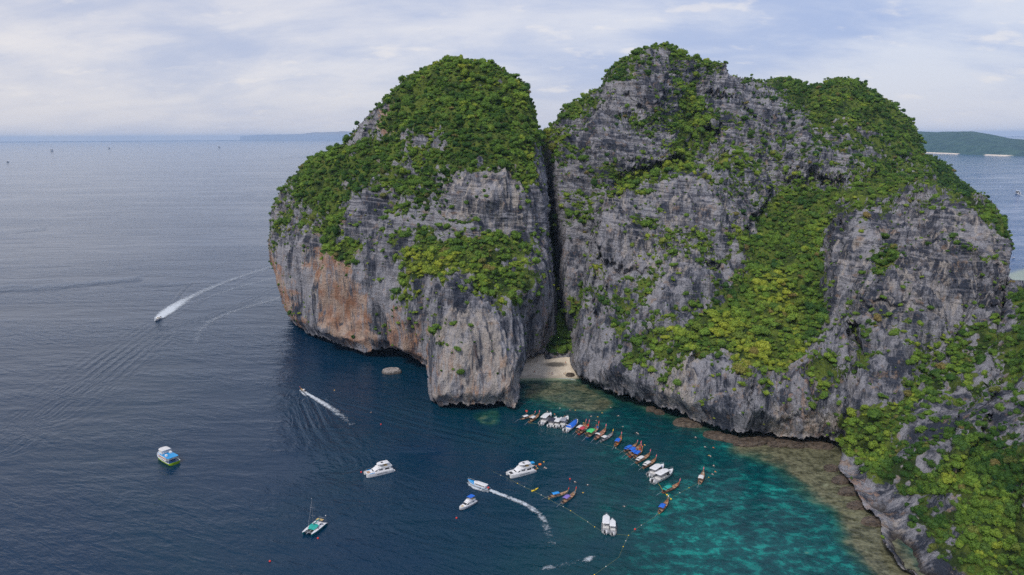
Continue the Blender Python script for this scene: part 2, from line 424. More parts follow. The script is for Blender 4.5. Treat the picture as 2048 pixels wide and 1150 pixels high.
    BUSH.append(np.column_stack([Vv, nn, vg, pm*step, upx, upy, np.full(len(Vv), len(BUSH)), np.full(len(Vv), dens), v[used]]))
    return o
g0 = (0, 0)
# left island dome -----------------------------------------------------------
dome = [(541,480),(548,421),(570,382),(591,355),(614,331),(631,318),(663,308),(690,291),(704,277),(729,246),(756,221),(781,194),(809,161),(833,149),(868,135),(899,126),(937,124),(972,128),(1003,139),(1024,158),(1052,173),(1061,203),(1072,238),(1081,277),(1084,323),(1092,393),(1096,480),(1103,537),(1108,606),(1113,664),(1110,700,0,0),(1090,709,0,0),(1055,722,0,0),(1038,759,0,0),(900,770,0,0),(855,736,0,0),(843,728,0,0),(819,711,0,0),(798,703,0,0),(770,701,0,0),(729,707,0,0),(701,699,0,0),(669,685,0,0),(638,676,0,0),(617,669,0,0),(603,657,8,6),(586,645,20,12),(572,613),(562,579),(551,544),(542,512)]
dome = [(p+(44.0, 34.0) if len(p) == 2 and p[1] < 480 else p) for p in dome]
cliff('limestone_dome_cliff', 'tall rounded limestone headland with a green overgrown crown left of the beach', dome,
 [(603,655,None,3),(640,675,None,3),(700,698,None,3),(729,706,None,3),(855,735,None,3),(775,701,470),(815,710,None,5),(900,765,None,3),(1040,755,None,3),(1055,718,None,3),(1090,708,None,3),(1111,700,None,3),
  (700,550,492),(600,520,556),(570,460,590),(650,400,562),(740,450,505),(660,600,510),(780,560,474),(900,500,458),(840,600,450),(880,640,438),(1000,600,432),(1060,570,440),(1000,500,462),(950,440,478),(950,362,490),(860,370,508),(1060,400,498),(1092,500,500),(1105,620,482),(900,260,545),(940,180,585),(937,125,625),(800,250,570),(720,320,575),(640,335,610),(580,400,612),(1050,250,560),(760,640,478),(840,140,640),(1050,175,610)],
 amp=1.1, strata=0.3, seed=1.0, vegboost=-0.10)
pillar = [(902,544),(888,554),(871,565),(864,589),(855,617),(857,659),(857,728),(859,780),(864,801,10,4),(881,814,0,0),(930,815,0,0),(968,813,0,0),(1007,808,0,0),(1020,818,0,0),(1031,822,0,0),(1040,801),(1040,756),(1052,725),(1052,693),(1048,658),(1038,624),(1031,589),(1020,578),(1004,584),(994,577),(986,603),(970,590),(951,584),(938,560),(930,568),(913,554)]
pillar = [(p+(26.0, 11.0) if len(p) == 2 else p) for p in pillar]
cliff('limestone_pillar_cliff', 'broad grey and peach rock buttress standing in the water in front of the dome', pillar,
 [(870,800,None,3),(930,814,None,2.5),(1000,808,None,2.5),(1035,815,None,2),(900,560,396),(860,640,392),(930,700,382),(1000,600,402),(1045,700,398),(960,590,400),(1030,760,385),(950,640,390)],
 amp=0.9, strata=0.30, flute=1.5, big=6.0, seed=4.0, jit=3.5)
# far ridges and the peak -----------------------------------------------------
cliff('rear_ridge', 'small dark forested shoulder dropping to the sea behind the back ridge', [(1830,300),(1846,310),(1880,322),(1896,334),(1921,363),(1945,379),(1962,400),(1965,425,0,0),(1830,425,0,0)],
 [(1840,320,1020),(1900,360,1000),(1950,400,980),(1850,420,940)], amp=0.8, seed=6.0, R=20, D=25, vegmin=0.9)
cliff('back_ridge', 'forested back ridge of the island with two rounded tops', [(1490,175),(1503,166),(1524,168),(1545,159),(1578,158),(1598,165),(1614,173),(1643,169),(1655,160),(1680,157),(1708,161),(1729,175),(1761,193),(1786,208),(1802,226),(1823,246),(1838,279),(1847,303),(1868,344),(1882,378),(1888,440,0,0),(1480,440,0,0)],
 [(1500,175,850),(1580,160,900),(1680,157,880),(1750,200,850),(1800,240,850),(1850,320,820),(1880,420,720),(1500,420,680),(1700,420,680),(1700,280,770),(1600,260,790)], amp=1.0, strata=0.4, R=34, D=34, seed=9.0, vegmin=0.62, vegboost=-0.10)
peak = [(1084,281),(1095,264),(1112,236),(1136,215),(1164,201),(1188,185),(1203,178),(1209,158),(1223,137),(1248,121),(1268,108),(1296,99),(1324,92),(1345,96),(1362,111),(1387,127),(1411,127),(1432,132),(1453,155),(1477,162),(1500,160),(1522,171),(1547,183),(1575,202),(1599,230),(1616,258),(1626,300),(1640,350,0,0),(1640,480,0,0),(1400,480,0,0),(1230,480,0,0),(1190,560,0,0),(1165,640,0,0),(1145,715,0,0),(1135,700),(1118,600),(1110,500),(1104,420),(1090,340)]
peak = [(p+(32.0, 26.0) if len(p) == 2 else p) for p in peak]
cliff('summit_cliff', 'highest limestone peak with tilted rock bands above the green ledge', peak,
 [(1324,92,735),(1250,300,610),(1150,400,560),(1130,560,505),(1140,690,None,5),(1400,330,620),(1300,200,670),(1450,160,770),(1550,190,775),(1605,250,745),(1500,300,655),(1200,185,700),(1095,270,650),(1100,400,570),(1340,150,705),(1380,260,680),(1460,230,690),(1620,420,620),(1300,380,585),(1200,470,540),(1250,140,720),(1560,260,700),(1160,640,480)],
 amp=1.05, strata=1.7, big=12.0, seed=13.0, vegboost=-0.07,
 bulges=[([(1215,150),(1300,110),(1330,180),(1300,300),(1230,300),(1205,250)], 14, 12),([(1395,150),(1450,160),(1600,240),(1615,300),(1560,300),(1450,225),(1390,215)], 12, 12),([(1110,290),(1200,240),(1360,280),(1370,335),(1250,380),(1180,420),(1110,430)], 16, 9),([(1366,250),(1384,250),(1380,345),(1366,345)], -16, 6),([(1400,290),(1436,280),(1432,345),(1392,350)], -20, 8),([(1240,230),(1262,230),(1300,330),(1280,330)], -6, 6)])
cliff('gorge_slope', 'dark jungle filling the narrow gorge behind the beach', [(1076,270,0,0),(1100,262,0,0),(1130,420,0,0),(1150,560,0,0),(1170,640,0,0),(1165,722,0,0),(1090,722,0,0),(1085,560,0,0),(1075,400,0,0)],
 [(1090,275,720),(1110,420,640),(1125,560,560),(1130,640,505),(1125,712,None,2.2),(1090,718,None,2.2),(1160,715,None,2.2)], amp=0.6, strata=0.2, seed=17.0, vegmin=0.95)
# main right-hand massif ------------------------------------------------------
mass = [(1142,736,0,0),(1142,724),(1147,700),(1152,664),(1160,610),(1172,560),(1180,500),(1186,452),(1199,413),(1210,399),(1255,375),(1304,351),(1356,337),(1373,335),(1408,340),(1418,333),(1436,303),(1470,303),(1488,326),(1515,337),(1527,354),(1547,394,10,12),(1560,386,10,12),(1576,340),(1596,319),(1616,298),(1639,295),(1671,308),(1704,312),(1729,328),(1761,340),(1766,357),(1802,357),(1811,348),(1839,365),(1860,373),(1880,385),(1909,393),(1958,402),(1982,418),(2002,447),(2014,479),(2024,507),(2014,524),(2008,545),(2008,640,0,0),(2008,760,0,0),(1900,860,0,0),(1800,920,0,0),(1700,935,0,0),(1682,889,0,0),(1652,881,0,0),(1612,884,0,0),(1580,880,0,0),(1548,875,0,0),(1512,872,0,0),(1480,870,0,0),(1440,864,0,0),(1412,852,0,0),(1372,834,0,0),(1348,828,0,0),(1312,814,0,0),(1276,804,0,0),(1232,792,0,0),(1192,772,0,0),(1156,757,0,0)]
mass = [(p+(26.0, 18.0) if len(p) == 2 else p) for p in mass]
cliff('main_massif_cliff', 'wide grey limestone massif with green gullies right of the beach', mass,
 [(1142,736,None,3),(1156,756,None,3),(1192,772,None,3),(1232,792,None,3),(1276,804,None,3),(1312,814,None,3),(1348,828,None,3),(1372,834,None,3),(1412,852,None,3),(1440,864,None,3),(1480,870,None,3),(1548,875,None,3),(1612,884,None,3),(1652,881,None,3),(1682,889,None,3),
  (1155,660,446),(1180,520,488),(1250,620,432),(1300,460,496),(1300,355,545),(1220,410,532),(1400,345,562),(1300,700,402),(1420,760,364),(1450,690,392),(1380,560,446),(1500,600,430),(1550,480,490),(1545,395,590),(1600,325,610),(1700,325,620),(1800,365,590),(1850,410,520),(1950,405,500),(1720,455,445),(1900,430,450),(1600,560,432),(1560,700,382),(1650,640,402),(1660,500,455),(1640,760,350),(1550,800,345),(1800,650,368),(1850,520,418),(1750,530,418),(1750,600,388),(1900,600,384),(1980,600,392),(2010,500,440),(1750,770,338),(1720,850,322),(1850,740,350),(1900,700,360),(1990,700,345),(1470,310,590),(1470,480,500),(1640,420,540),(1760,400,540)],
 amp=0.85, strata=0.5, flute=1.35, big=13.0, seed=21.0, vegboost=-0.07, jit=4.6,
 bulges=[([(1205,420),(1300,370),(1425,340),(1445,300),(1480,300),(1530,350),(1534,425),(1502,470),(1512,600),(1470,620),(1420,560),(1340,600),(1240,560),(1190,540)], 27, 9),
         ([(1680,478),(1712,457),(1745,441),(1815,433),(1860,413),(1909,400),(1982,412),(2030,480),(2010,640),(1900,690),(1760,650),(1660,700),(1640,640),(1650,575),(1662,550)], 19, 8),
         ([(1560,400),(1580,330),(1620,292),(1700,305),(1770,350),(1720,400),(1640,390),(1600,420)], 22, 8),
         ([(1590,420),(1612,330),(1632,330),(1606,440)], 8, 6),
         ([(1150,720),(1170,640),(1240,640),(1330,700),(1370,690),(1400,740),(1400,860),(1150,770)], 9, 9),
         ([(1538,350),(1556,350),(1566,420),(1550,460),(1536,420)], -26, 5),([(1180,470),(1200,470),(1225,620),(1200,700),(1190,600)], -10, 7),([(1700,700),(1730,690),(1700,860),(1685,850)], -12, 8),([(1645,395),(1690,398),(1692,412),(1648,412)], -10, 4),([(1480,470),(1500,480),(1505,600),(1490,590)], -9, 6),
         ([(1500,760),(1560,790),(1640,770),(1700,800),(1700,900),(1480,880)], 10, 10)])
# near right slope ------------------------------------------------------------
slope = [(2027,561),(2048,574),(2130,560),(2210,570,0,0),(2210,1250,0,0),(1860,1250,0,0),(1828,1152,0,0),(1787,1119,0,0),(1762,1083,0,0),(1756,1037,0,0),(1721,1006,0,0),(1705,972,0,0),(1677,941,0,0),(1673,929,14,6),(1684,889),(1700,858),(1715,838),(1746,822),(1808,811),(1859,780),(1890,755),(1921,729),(1951,704),(1982,678),(2000,627),(2004,590),(2009,548)]
slope = [(p+(20.0, 9.0) if len(p) == 2 else p) for p in slope]
cliff('near_slope_cliff', 'steep jungle covered slope with grey rock ribs filling the lower right corner', slope,
 [(1677,940,None,3),(1705,972,None,3),(1721,1006,None,3),(1757,1037,None,3),(1762,1083,None,3),(1787,1119,None,3),(1828,1152,None,3),(1860,1200,None,3),
  (1700,860,312),(1750,840,308),(1750,900,298),(1850,900,270),(1850,800,305),(1950,900,248),(2048,900,230),(1950,1080,214),(2048,1100,192),(2048,700,292),(2040,580,352),(1900,760,318),(1980,700,322),(1850,1030,240),(2200,900,205),(2200,600,320),(1950,800,280),(1800,980,262)],
 amp=0.75, strata=0.3, flute=1.2, big=7.0, seed=33.0, vegboost=0.06,
 bulges=[([(1830,1000),(1900,820),(1960,740),(1985,700),(1960,820),(1880,950),(1850,1060)], 7, 6),([(1960,1120),(2010,980),(2048,860),(2070,870),(2030,1020),(1990,1150)], 7, 6)])
# ------------------------------------------------------------ sea
def sea_mat():
    t = NT('sea_water'); p = t.pos()
    shal = t.attr('shallow').outputs['Fac']; reef = t.attr('reef').outputs['Fac']; ruf = t.attr('ruffle').outputs['Fac']
    n1 = t.noise(p, 0.045, 5, 0.6, 0.5); n2 = t.noise(t.V('ADD', t.V('MULTIPLY', p, (0.75, 1.0, 1.0)), (40, 9, 0)), 0.19, 6, 0.72, 0.15)
    n3 = t.noise(t.V('ADD', p, (4, 90, 0)), 0.5, 4, 0.6)
    d = t.M('ADD', shal, t.M('MULTIPLY', t.M('SUBTRACT', n1, 0.5), t.M('MULTIPLY', shal, 1.5)))
    deep = (0.0008, 0.0205, 0.0540)
    c = t.mix(t.rng(d, 0.02, 0.42, sm=False), deep, (0.0010, 0.040, 0.050))
    c = t.mix(t.rng(d, 0.42, 0.90, sm=False), c, (0.0015, 0.098, 0.096))
    # pale sand pockets and dark coral heads seen through the water
    sand = t.M('MULTIPLY', t.rng(n2, 0.50, 0.61), t.rng(d, 0.30, 0.85))
    c = t.mix(t.M('MULTIPLY', sand, 0.60), c, (0.010, 0.330, 0.275))
    coral = t.M('MULTIPLY', t.rng(n2, 0.52, 0.36), t.rng(d, 0.22, 0.50))
    c = t.mix(t.M('MULTIPLY', coral, 0.75), c, (0.001, 0.026, 0.034))
    rf = t.rng(t.M('ADD', reef, t.M('MULTIPLY', t.M('SUBTRACT', t.M('ADD', t.M('MULTIPLY', n1, 0.5), t.M('MULTIPLY', n2, 0.5)), 0.5), 1.6)), 0.25, 0.85)
    rc = t.mix(t.rng(t.M('ADD', t.M('MULTIPLY', n2, 0.6), t.M('MULTIPLY', n3, 0.4)), 0.38, 0.62), (0.040, 0.042, 0.024), (0.185, 0.185, 0.115))
    c = t.mix(t.rng(reef, 0.02, 0.42), c, t.mix(t.rng(n2, 0.38, 0.62), (0.006, 0.040, 0.034), (0.022, 0.110, 0.080)))
    c = t.mix(rf, c, rc)
    c = t.mix(t.attr('strait').outputs['Fac'], c, (0.006, 0.070, 0.210))
    sb = t.attr('sandy').outputs['Fac']
    c = t.mix(t.rng(t.M('ADD', sb, t.M('MULTIPLY', t.M('SUBTRACT', n2, 0.5), 0.5)), 0.25, 0.9), c, (0.30, 0.36, 0.24))
    t.put(t.b.inputs['Base Color'], c); t.b.inputs['Roughness'].default_value = 0.09; t.b.inputs['IOR'].default_value = 1.333; t.b.inputs['Specular IOR Level'].default_value = 0.36; t.b.inputs['Specular Tint'].default_value = (0.80, 0.90, 1.0, 1)
    # wind waves: short chop over a longer swell, with slick and ruffled patches
    r = t.N.new('ShaderNodeVectorRotate'); r.inputs['Angle'].default_value = 0.5; t.L.new(p, r.inputs['Vector'])
    q = r.outputs[0]
    w1 = t.noise(t.V('MULTIPLY', q, (0.055, 0.16, 1)), 1.0, 3, 0.6, 0.6)
    w2 = t.noise(t.V('MULTIPLY', q, (0.20, 0.46, 1)), 1.0, 4, 0.62, 0.4)
    w3 = t.noise(t.V('MULTIPLY', q, (0.9, 1.6, 1)), 1.0, 3, 0.6)
    pat = t.noise(t.V('MULTIPLY', p, (0.0016, 0.0075, 1)), 1.0, 5, 0.6, 0.4)
    pat2 = t.noise(t.V('MULTIPLY', t.V('ADD', p, (999, 50, 0)), (0.012, 0.03, 1)), 1.0, 4, 0.6, 0.3)
    rough = t.M('ADD', t.rng(pat, 0.36, 0.64, 0.06, 0.54), t.M('ADD', t.M('MULTIPLY', ruf, 1.1), t.rng(pat2, 0.35, 0.65, -0.12, 0.12)))
    h = t.M('ADD', t.M('MULTIPLY', w1, 2.0), t.M('ADD', t.M('MULTIPLY', w2, 0.85), t.M('MULTIPLY', w3, 0.12)))
    h = t.M('MULTIPLY', h, rough)
    t.bump(h, 1.0, 1.0)
    return t.mat
def build_sea():
    hw = math.radians(46)
    ang = np.concatenate([np.linspace(-math.pi, -hw, 24)[:-1], np.linspace(-hw, hw, 860), np.linspace(hw, math.pi, 24)[1:]])
    pyb = np.arange(1290, 276, -2.0)
    yy = ground(np.full(pyb.shape, 1024.0), pyb)[:, 1]
    rr = np.concatenate([[15, 45, 75, 100, 120], yy[yy > 130], np.geomspace(yy[-1]*1.15, 42000, 22)])
    A, Rr = np.meshgrid(ang, rr); X = Rr*np.sin(A); Y = Rr*np.cos(A)
    V = np.stack([X, Y, np.zeros(X.shape)], -1); nr, na = X.shape
    front = (np.abs(A) < hw+0.01) & (Rr > 130)
    px, py = project(np.where(front[..., None], V, np.array([0, 500.0, 0])))
    ctl = [(0,700,0),(0,1100,0),(500,900,0),(700,1100,.04),(860,900,.04),(950,850,.14),(1040,860,.24),(1040,780,.36),(1100,800,.5),(1100,765,.8),(1200,820,.44),(1300,880,.42),(1100,950,.20),(1000,1050,.14),(1150,1120,.32),(1250,1000,.40),(1350,920,.46),(1350,1050,.66),(1400,1110,.78),(1500,1000,.60),(1550,1100,.64),(1300,1140,.60),(1220,1080,.34),(1500,900,.55),(1600,1000,.65),(700,780,.05),(850,780,.10),(560,700,0),(300,500,0),(900,400,0),(1500,400,0),(2000,400,0),(900,980,.05),(800,1150,.06),(1000,950,.08),(1700,1150,.6),(960,830,.28)]
    num = 0; den = 0
    for a, b, c in ctl:
        w = 1/(((px-a)**2+((py-b)*1.35)**2)+900.0)**1.6; num = num+w*c; den = den+w
    sh = num/den; sh = np.where((py < 560) | ~front, 0, sh)
    q = np.stack([X/30, Y/30, 0*X], -1)
    jx = px+45*fbm(q, 5); jy = py+22*fbm(q+9, 5)
    reefp = [(1500,884),(1560,880),(1690,880),(1700,950),(1760,1050),(1790,1100),(1860,1170),(1800,1175),(1735,1095),(1690,1020),(1640,960),(1580,912)]
    reef = np.where(inpoly(jx, jy, reefp), 1.0, np.clip(1-polydist(jx, jy, reefp)/60.0, 0, 1)**1.4); reef = np.maximum(reef, 0.42*np.clip(1-polydist(jx, jy, [(1150,760),(1300,815),(1400,858),(1500,880)], False)/22.0, 0, 1)); 
    r2 = [(1050,768),(1150,768),(1220,800),(1180,815),(1100,800),(1050,790)]
    reef = np.maximum(reef, 0.62*np.where(inpoly(jx, jy, r2), 1.0, np.clip(1-polydist(jx, jy, r2)/16.0, 0, 1)))
    r3 = [(965,834),(978,829),(996,831),(1000,838),(986,845),(968,842)]
    reef = np.maximum(reef, 0.30*np.clip(1-polydist(jx, jy, r3)/10.0, 0, 1)+0.10*inpoly(jx, jy, r3)); reef = np.where(front, reef, 0)
    sandy = np.clip(1-polydist(px, py, [(1040,757),(1148,757)], False)/9.0, 0, 1)
    lag = [(2012,552),(2060,540),(2200,545),(2200,580),(2020,580)]
    sandy = np.maximum(sandy, 0.75*np.where(inpoly(px, py, lag), 1, np.clip(1-polydist(px, py, lag)/16.0, 0, 1)))
    for bx, by, br in ((1650,965,14),(1600,1108,9),(1850,1060,8),(1740,1100,12)): sandy = np.maximum(sandy, 0.4*np.clip(1.4-np.hypot(jx-bx, (jy-by)*2.2)/br, 0, 1))
    sandy = np.where(front, sandy, 0)
    ruf = np.zeros(X.shape)
    for pl, wd, s in (([(0,581),(80,577),(200,566),(280,558)], 6, 1.0),([(0,575),(120,572),(270,561)], 4, .7),([(250,573),(350,571),(470,560)], 3, .4),([(0,468),(40,465),(90,458)], 3, .5),([(130,430),(290,422),(400,426)], 4, .35),([(440,393),(600,386)], 3, .4),([(560,315),(680,312)], 3, .5)):
        ruf = np.maximum(ruf, s*np.clip(1-polydist(px+0*jx, py+(jy-py)*0.25, pl, False)/wd, 0, 1))
    ruf = np.where(front, ruf, 0)
    # the wash of passing boats: low wave trains spreading from their tracks
    z = np.zeros(X.shape)
    trains = [([(318,645),(430,590),(540,535)], 0.2, 1), ([(300,665),(420,635),(560,575)], 0.22, 3), ([(318,640),(370,575),(440,530),(540,500)], 0.25, 1),
      ([(90,830),(170,770),(260,700),(330,650)], 0.16, 6), ([(0,900),(120,800)], 0.10, 4), ([(615,785),(720,810),(860,850),(1000,880)], 0.16, 3),
      ([(612,800),(640,860),(690,930)], 0.12, 4)]
    for pl, am, nw in trains:
        W3 = ground(np.array([a[0] for a in pl], float), np.array([a[1] for a in pl], float))[:, :2]
        d = polydist(X, Y, [tuple(v) for v in W3], False)
        z = z+am*(0.35+1.3*np.clip(fbm(np.stack([X/25, Y/40, 0*X+len(pl)], -1), 2)+.3, 0, 1))*np.cos(d*2*math.pi/6.5)*np.exp(-(d/(3.2*nw))**2)
    z = np.where(front, z, 0)
    V[..., 2] = z
    i = np.arange(nr*na).reshape(nr, na)
    Q = np.stack([i[:-1, :-1], i[:-1, 1:], i[1:, 1:], i[1:, :-1]], -1).reshape(-1, 4)
    me = mesh_np('sea', V.reshape(-1, 3), Q)
    me.polygons.foreach_set('use_smooth', np.ones(len(me.polygons), bool))
    attr(me, 'shallow', sh); attr(me, 'reef', reef); attr(me, 'ruffle', ruf); attr(me, 'sandy', sandy); attr(me, 'strait', np.where(front & (px > 1500), smooth(1500, 1750, px)*smooth(700, 500, py)*smooth(280, 310, py), 0))
    o = link('sea', me, sea_mat()); tag(o, 'open sea, navy on the left and turquoise over reef in the bay', 'sea', kind='structure')
build_sea()
# far land -------------------------------------------------------------------
def far_mat():
    t = NT('distant_forest'); p = t.pos()
    n = t.noise(p, 0.012, 6, 0.7); sep = t.N.new('ShaderNodeSeparateXYZ'); t.L.new(p, sep.inputs[0])
    c = t.mix(t.rng(n, 0.35, 0.65), (0.014, 0.058, 0.062), (0.040, 0.100, 0.085))  # forest greens pushed towards blue: some of the distance haze is painted in
    n2 = t.noise(t.V('MULTIPLY', p, (0.0022, 0.0022, 0.0)), 1.0, 2, 0.5)
    sand = t.M('MULTIPLY', t.rng(sep.outputs[2], 5.0, 8.0, 1.0, 0.0), t.rng(n2, 0.44, 0.50))
    c = t.mix(sand, c, (0.75, 0.66, 0.55)); t.put(t.b.inputs['Base Color'], c); t.b.inputs['Roughness'].default_value = 0.95
    t.bump(n, 1.0, 25.0)
    return t.mat
M_FAR = far_mat()
def far_island(name, label, sky, shore, dist, depth, step=6, seed=0.0, nz=14, mat=None):
    sx = [q[0] for q in sky]; px = np.arange(min(sx), max(sx)+1, step, dtype=float)
    topy = np.interp(px, sx, [q[1] for q in sky]); 
    base = ground(px, np.interp(px, [q[0] for q in shore], [q[1] for q in shore])) if dist is None else at(px, topy, dist)
    Yb = base[:, 1]; rows = []
    for k in range(nz+1):
        s = k/nz; Yr = Yb+depth*s; T = at(px, topy, Yb+depth*0.62); H = np.maximum(T[:, 2], 4)
        prof = math.sin(min(1, s/0.62)*math.pi/2)**0.8 if s <= 0.62 else math.cos((s-0.62)/0.38*math.pi/2)
        Xr = base[:, 0]*Yr/Yb
        bump = 0.16*fbm(np.stack([Xr/420, Yr/420, 0*Yr+seed], -1), 4)
        z = H*prof*(1+(bump if s not in (0.0,) else 0)*(1-0.6*math.exp(-((s-0.62)/0.1)**2)))
        rows.append(np.stack([Xr, Yr, np.where(k in (0, nz), -2.0, z)], -1))
    V = np.array(rows); nr, na = V.shape[:2]; i = np.arange(nr*na).reshape(nr, na)
    Q = np.stack([i[:-1, :-1], i[:-1, 1:], i[1:, 1:], i[1:, :-1]], -1).reshape(-1, 4)
    me = mesh_np(name, V.reshape(-1, 3), Q); me.polygons.foreach_set('use_smooth', np.ones(len(me.polygons), bool))
    tag(link(name, me, mat or M_FAR), label, 'island', kind='structure')
far_island('forested_island', 'low forested island with pale beaches on the right horizon', [(1700,285),(1760,270),(1800,266),(1827,263),(1868,265),(1900,263),(1941,262.5),(1974,268),(2015,277),(2048,280),(2150,290),(2300,278),(2500,300)], [(1700,304),(1851,306),(2007,312),(2500,318)], None, 1500, step=4, seed=2.0)
far_island('horizon_island', 'faint hazy islands on the horizon left of the dome', [(480,272),(520,269),(560,268.5),(600,268),(625,264.5),(650,264),(680,262.5),(705,263),(740,266),(800,268)], None, 40000, 1500, step=5, seed=5.0, nz=6, mat=paint('haze_paled_rock', (0.24, 0.27, 0.33), 0.95))  # limestone grey made paler and bluer, painting the fade of distant haze
# beach ----------------------------------------------------------------------
def beach():
    t = NT('sand'); p = t.pos()
    n = t.noise(p, 0.25, 5, 0.6); sep = t.N.new('ShaderNodeSeparateXYZ'); t.L.new(p, sep.inputs[0])
    c = t.mix(t.rng(n, 0.3, 0.7), (0.66, 0.57, 0.46), (0.78, 0.70, 0.58))
    wet = t.rng(t.M('ADD', sep.outputs[2], t.M('MULTIPLY', n, 0.3)), 0.15, 0.75, 1.0, 0.0); c = t.mix(t.M('MULTIPLY', wet, 0.6), c, (0.28, 0.25, 0.19))
    db = t.attr('debris').outputs['Fac']; n2 = t.noise(p, 1.1, 4, 0.7)
    c = t.mix(t.M('MULTIPLY', t.rng(t.M('ADD', db, t.M('MULTIPLY', n2, 0.9)), 0.75, 1.1), 0.85), c, (0.09, 0.085, 0.075))
    t.put(t.b.inputs['Base Color'], c); t.b.inputs['Roughness'].default_value = 0.95; t.bump(n2, 0.5, 0.3)
    xs = np.linspace(0, 62, 70); ys = np.linspace(-6, 62, 80); X, Y = np.meshgrid(xs, ys)
    sh = ground(np.array([1046., 1100., 1148.]), np.array([757., 756., 757.]))
    y0 = np.interp(X, sh[:, 0], sh[:, 1]); Yw = y0+Y+1.2*fbm(np.stack([X/14, Y/30, 0*X], -1), 3)
    Z = np.where(Y < 0, Y*0.12, Y*0.065)+0.35*fbm(np.stack([X/8, Y/8, 0*X+4], -1), 3)*smooth(0, 6, Y)
    V = np.stack([X, Yw, Z], -1); px, py = project(V)
    db = np.clip(1.1-np.hypot((px-1112)/32, (py-729)/7.5), 0, 1)
    nr, na = X.shape; i = np.arange(nr*na).reshape(nr, na)
    me = mesh_np('beach', V.reshape(-1, 3), np.stack([i[:-1, :-1], i[:-1, 1:], i[1:, 1:], i[1:, :-1]], -1).reshape(-1, 4))
    me.polygons.foreach_set('use_smooth', np.ones(len(me.polygons), bool)); attr(me, 'debris', db)
    tag(link('beach', me, t.mat), 'small pale sand beach at the mouth of the gorge', 'beach', kind='structure')
beach()
# ------------------------------------------------------------ foliage
def leaf_mat(name, inst):
    t = NT(name)
    if inst: tone = t.attr('tone', 'INSTANCER').outputs['Fac']; hue = t.attr('hue', 'INSTANCER').outputs['Fac']
    else:
        oi = t.N.new('ShaderNodeObjectInfo'); sp = t.N.new('ShaderNodeSeparateColor'); t.L.new(oi.outputs['Color'], sp.inputs[0]); tone, hue = sp.outputs[0], sp.outputs[1]
    tc = t.N.new('ShaderNodeTexCoord').outputs['Object']; n = t.noise(tc, 2.2, 3, 0.7)
    x = t.M('ADD', tone, t.M('MULTIPLY', t.M('SUBTRACT', n, 0.5), 0.55))
    c = t.mix(t.rng(x, 0.0, 0.5, sm=False), (0.040, 0.108, 0.020), (0.185, 0.310, 0.045))
    c = t.mix(t.rng(x, 0.5, 1.0, sm=False), c, (0.42, 0.46, 0.055))
    c = t.mix(t.rng(hue, 0.955, 1.0, sm=False), c, (0.24, 0.19, 0.07))
    c = t.mix(t.rng(hue, 0.30, 0.0, 0.0, 0.55, sm=False), c, (0.026, 0.095, 0.040))
    t.put(t.b.inputs['Base Color'], c); t.b.inputs['Roughness'].default_value = 0.75; t.b.inputs['Specular IOR Level'].default_value = 0.25
    tr = t.N.new('ShaderNodeBsdfTranslucent'); t.L.new(c, tr.inputs[0]); mx = t.N.new('ShaderNodeMixShader'); mx.inputs[0].default_value = 0.32
    t.L.new(t.b.outputs[0], mx.inputs[1]); t.L.new(tr.outputs[0], mx.inputs[2]); t.L.new(mx.outputs[0], t.out.inputs[0])
    return t.mat
M_LEAF_I = leaf_mat('bush_leaves', True); M_LEAF = leaf_mat('tree_leaves', False); M_BARK = paint('bark', (0.16, 0.12, 0.09), 0.9)
import bmesh
def ico(sub):
    bm = bmesh.new(); bmesh.ops.create_icosphere(bm, subdivisions=sub, radius=1.0)
    v = np.array([x.co[:] for x in bm.verts]); f = [[x.index for x in y.verts] for y in bm.faces]; bm.free(); return v, f
ICO2 = ico(2); ICO1 = ico(1)
def crown_mesh(name, k, lobes=6, cards=260, flat=0.75):
    r = np.random.default_rng(100+k); V = []; F = []; off = 0; cen = []
    for i in range(lobes):
        a = r.uniform(0, 6.28); rad = 0.55*math.sqrt(r.uniform(0, 1)) if i else 0
        cen.append((rad*math.cos(a), rad*math.sin(a), r.uniform(0.15, 0.75)*flat if i else 0.45*flat, r.uniform(0.34, 0.52) if i else 0.6))
    for cx, cy, cz, cr in cen:
        v, f = ICO1; d = 1+0.35*perlin(v*1.7+k*3+cx*9)
        V.append(v*d[:, None]*cr*0.86+np.array([cx, cy, cz])); F += [[a+off for a in q] for q in f]; off += len(v)
    for i in range(cards):
        cx, cy, cz, cr = cen[r.integers(len(cen))]
        n = r.normal(size=3); n[2] = abs(n[2])*1.1-0.35; n /= np.linalg.norm(n)
        p = np.array([cx, cy, cz])+n*cr*r.uniform(0.82, 1.12)
        m_ = n+0.75*r.normal(size=3); m_ /= np.linalg.norm(m_); t1 = np.cross(m_, r.normal(size=3)); t1 /= np.linalg.norm(t1); t2 = np.cross(m_, t1)
        s = r.uniform(0.05, 0.115); e = s*r.uniform(0.5, 0.9)
        V.append(np.array([p-t1*s, p-t2*e-m_*0.03, p+t1*s, p+t2*e+m_*0.03])); F.append([off, off+1, off+2, off+3]); off += 4
    return mesh_np(name, np.concatenate(V), F)
CROWNS = [crown_mesh('crown', k, 5+k % 3, 400, (0.7, 0.85, 0.6, 1.0, 0.75, 0.55)[k]) for k in range(6)]
for c_ in CROWNS: c_.materials.append(M_LEAF)
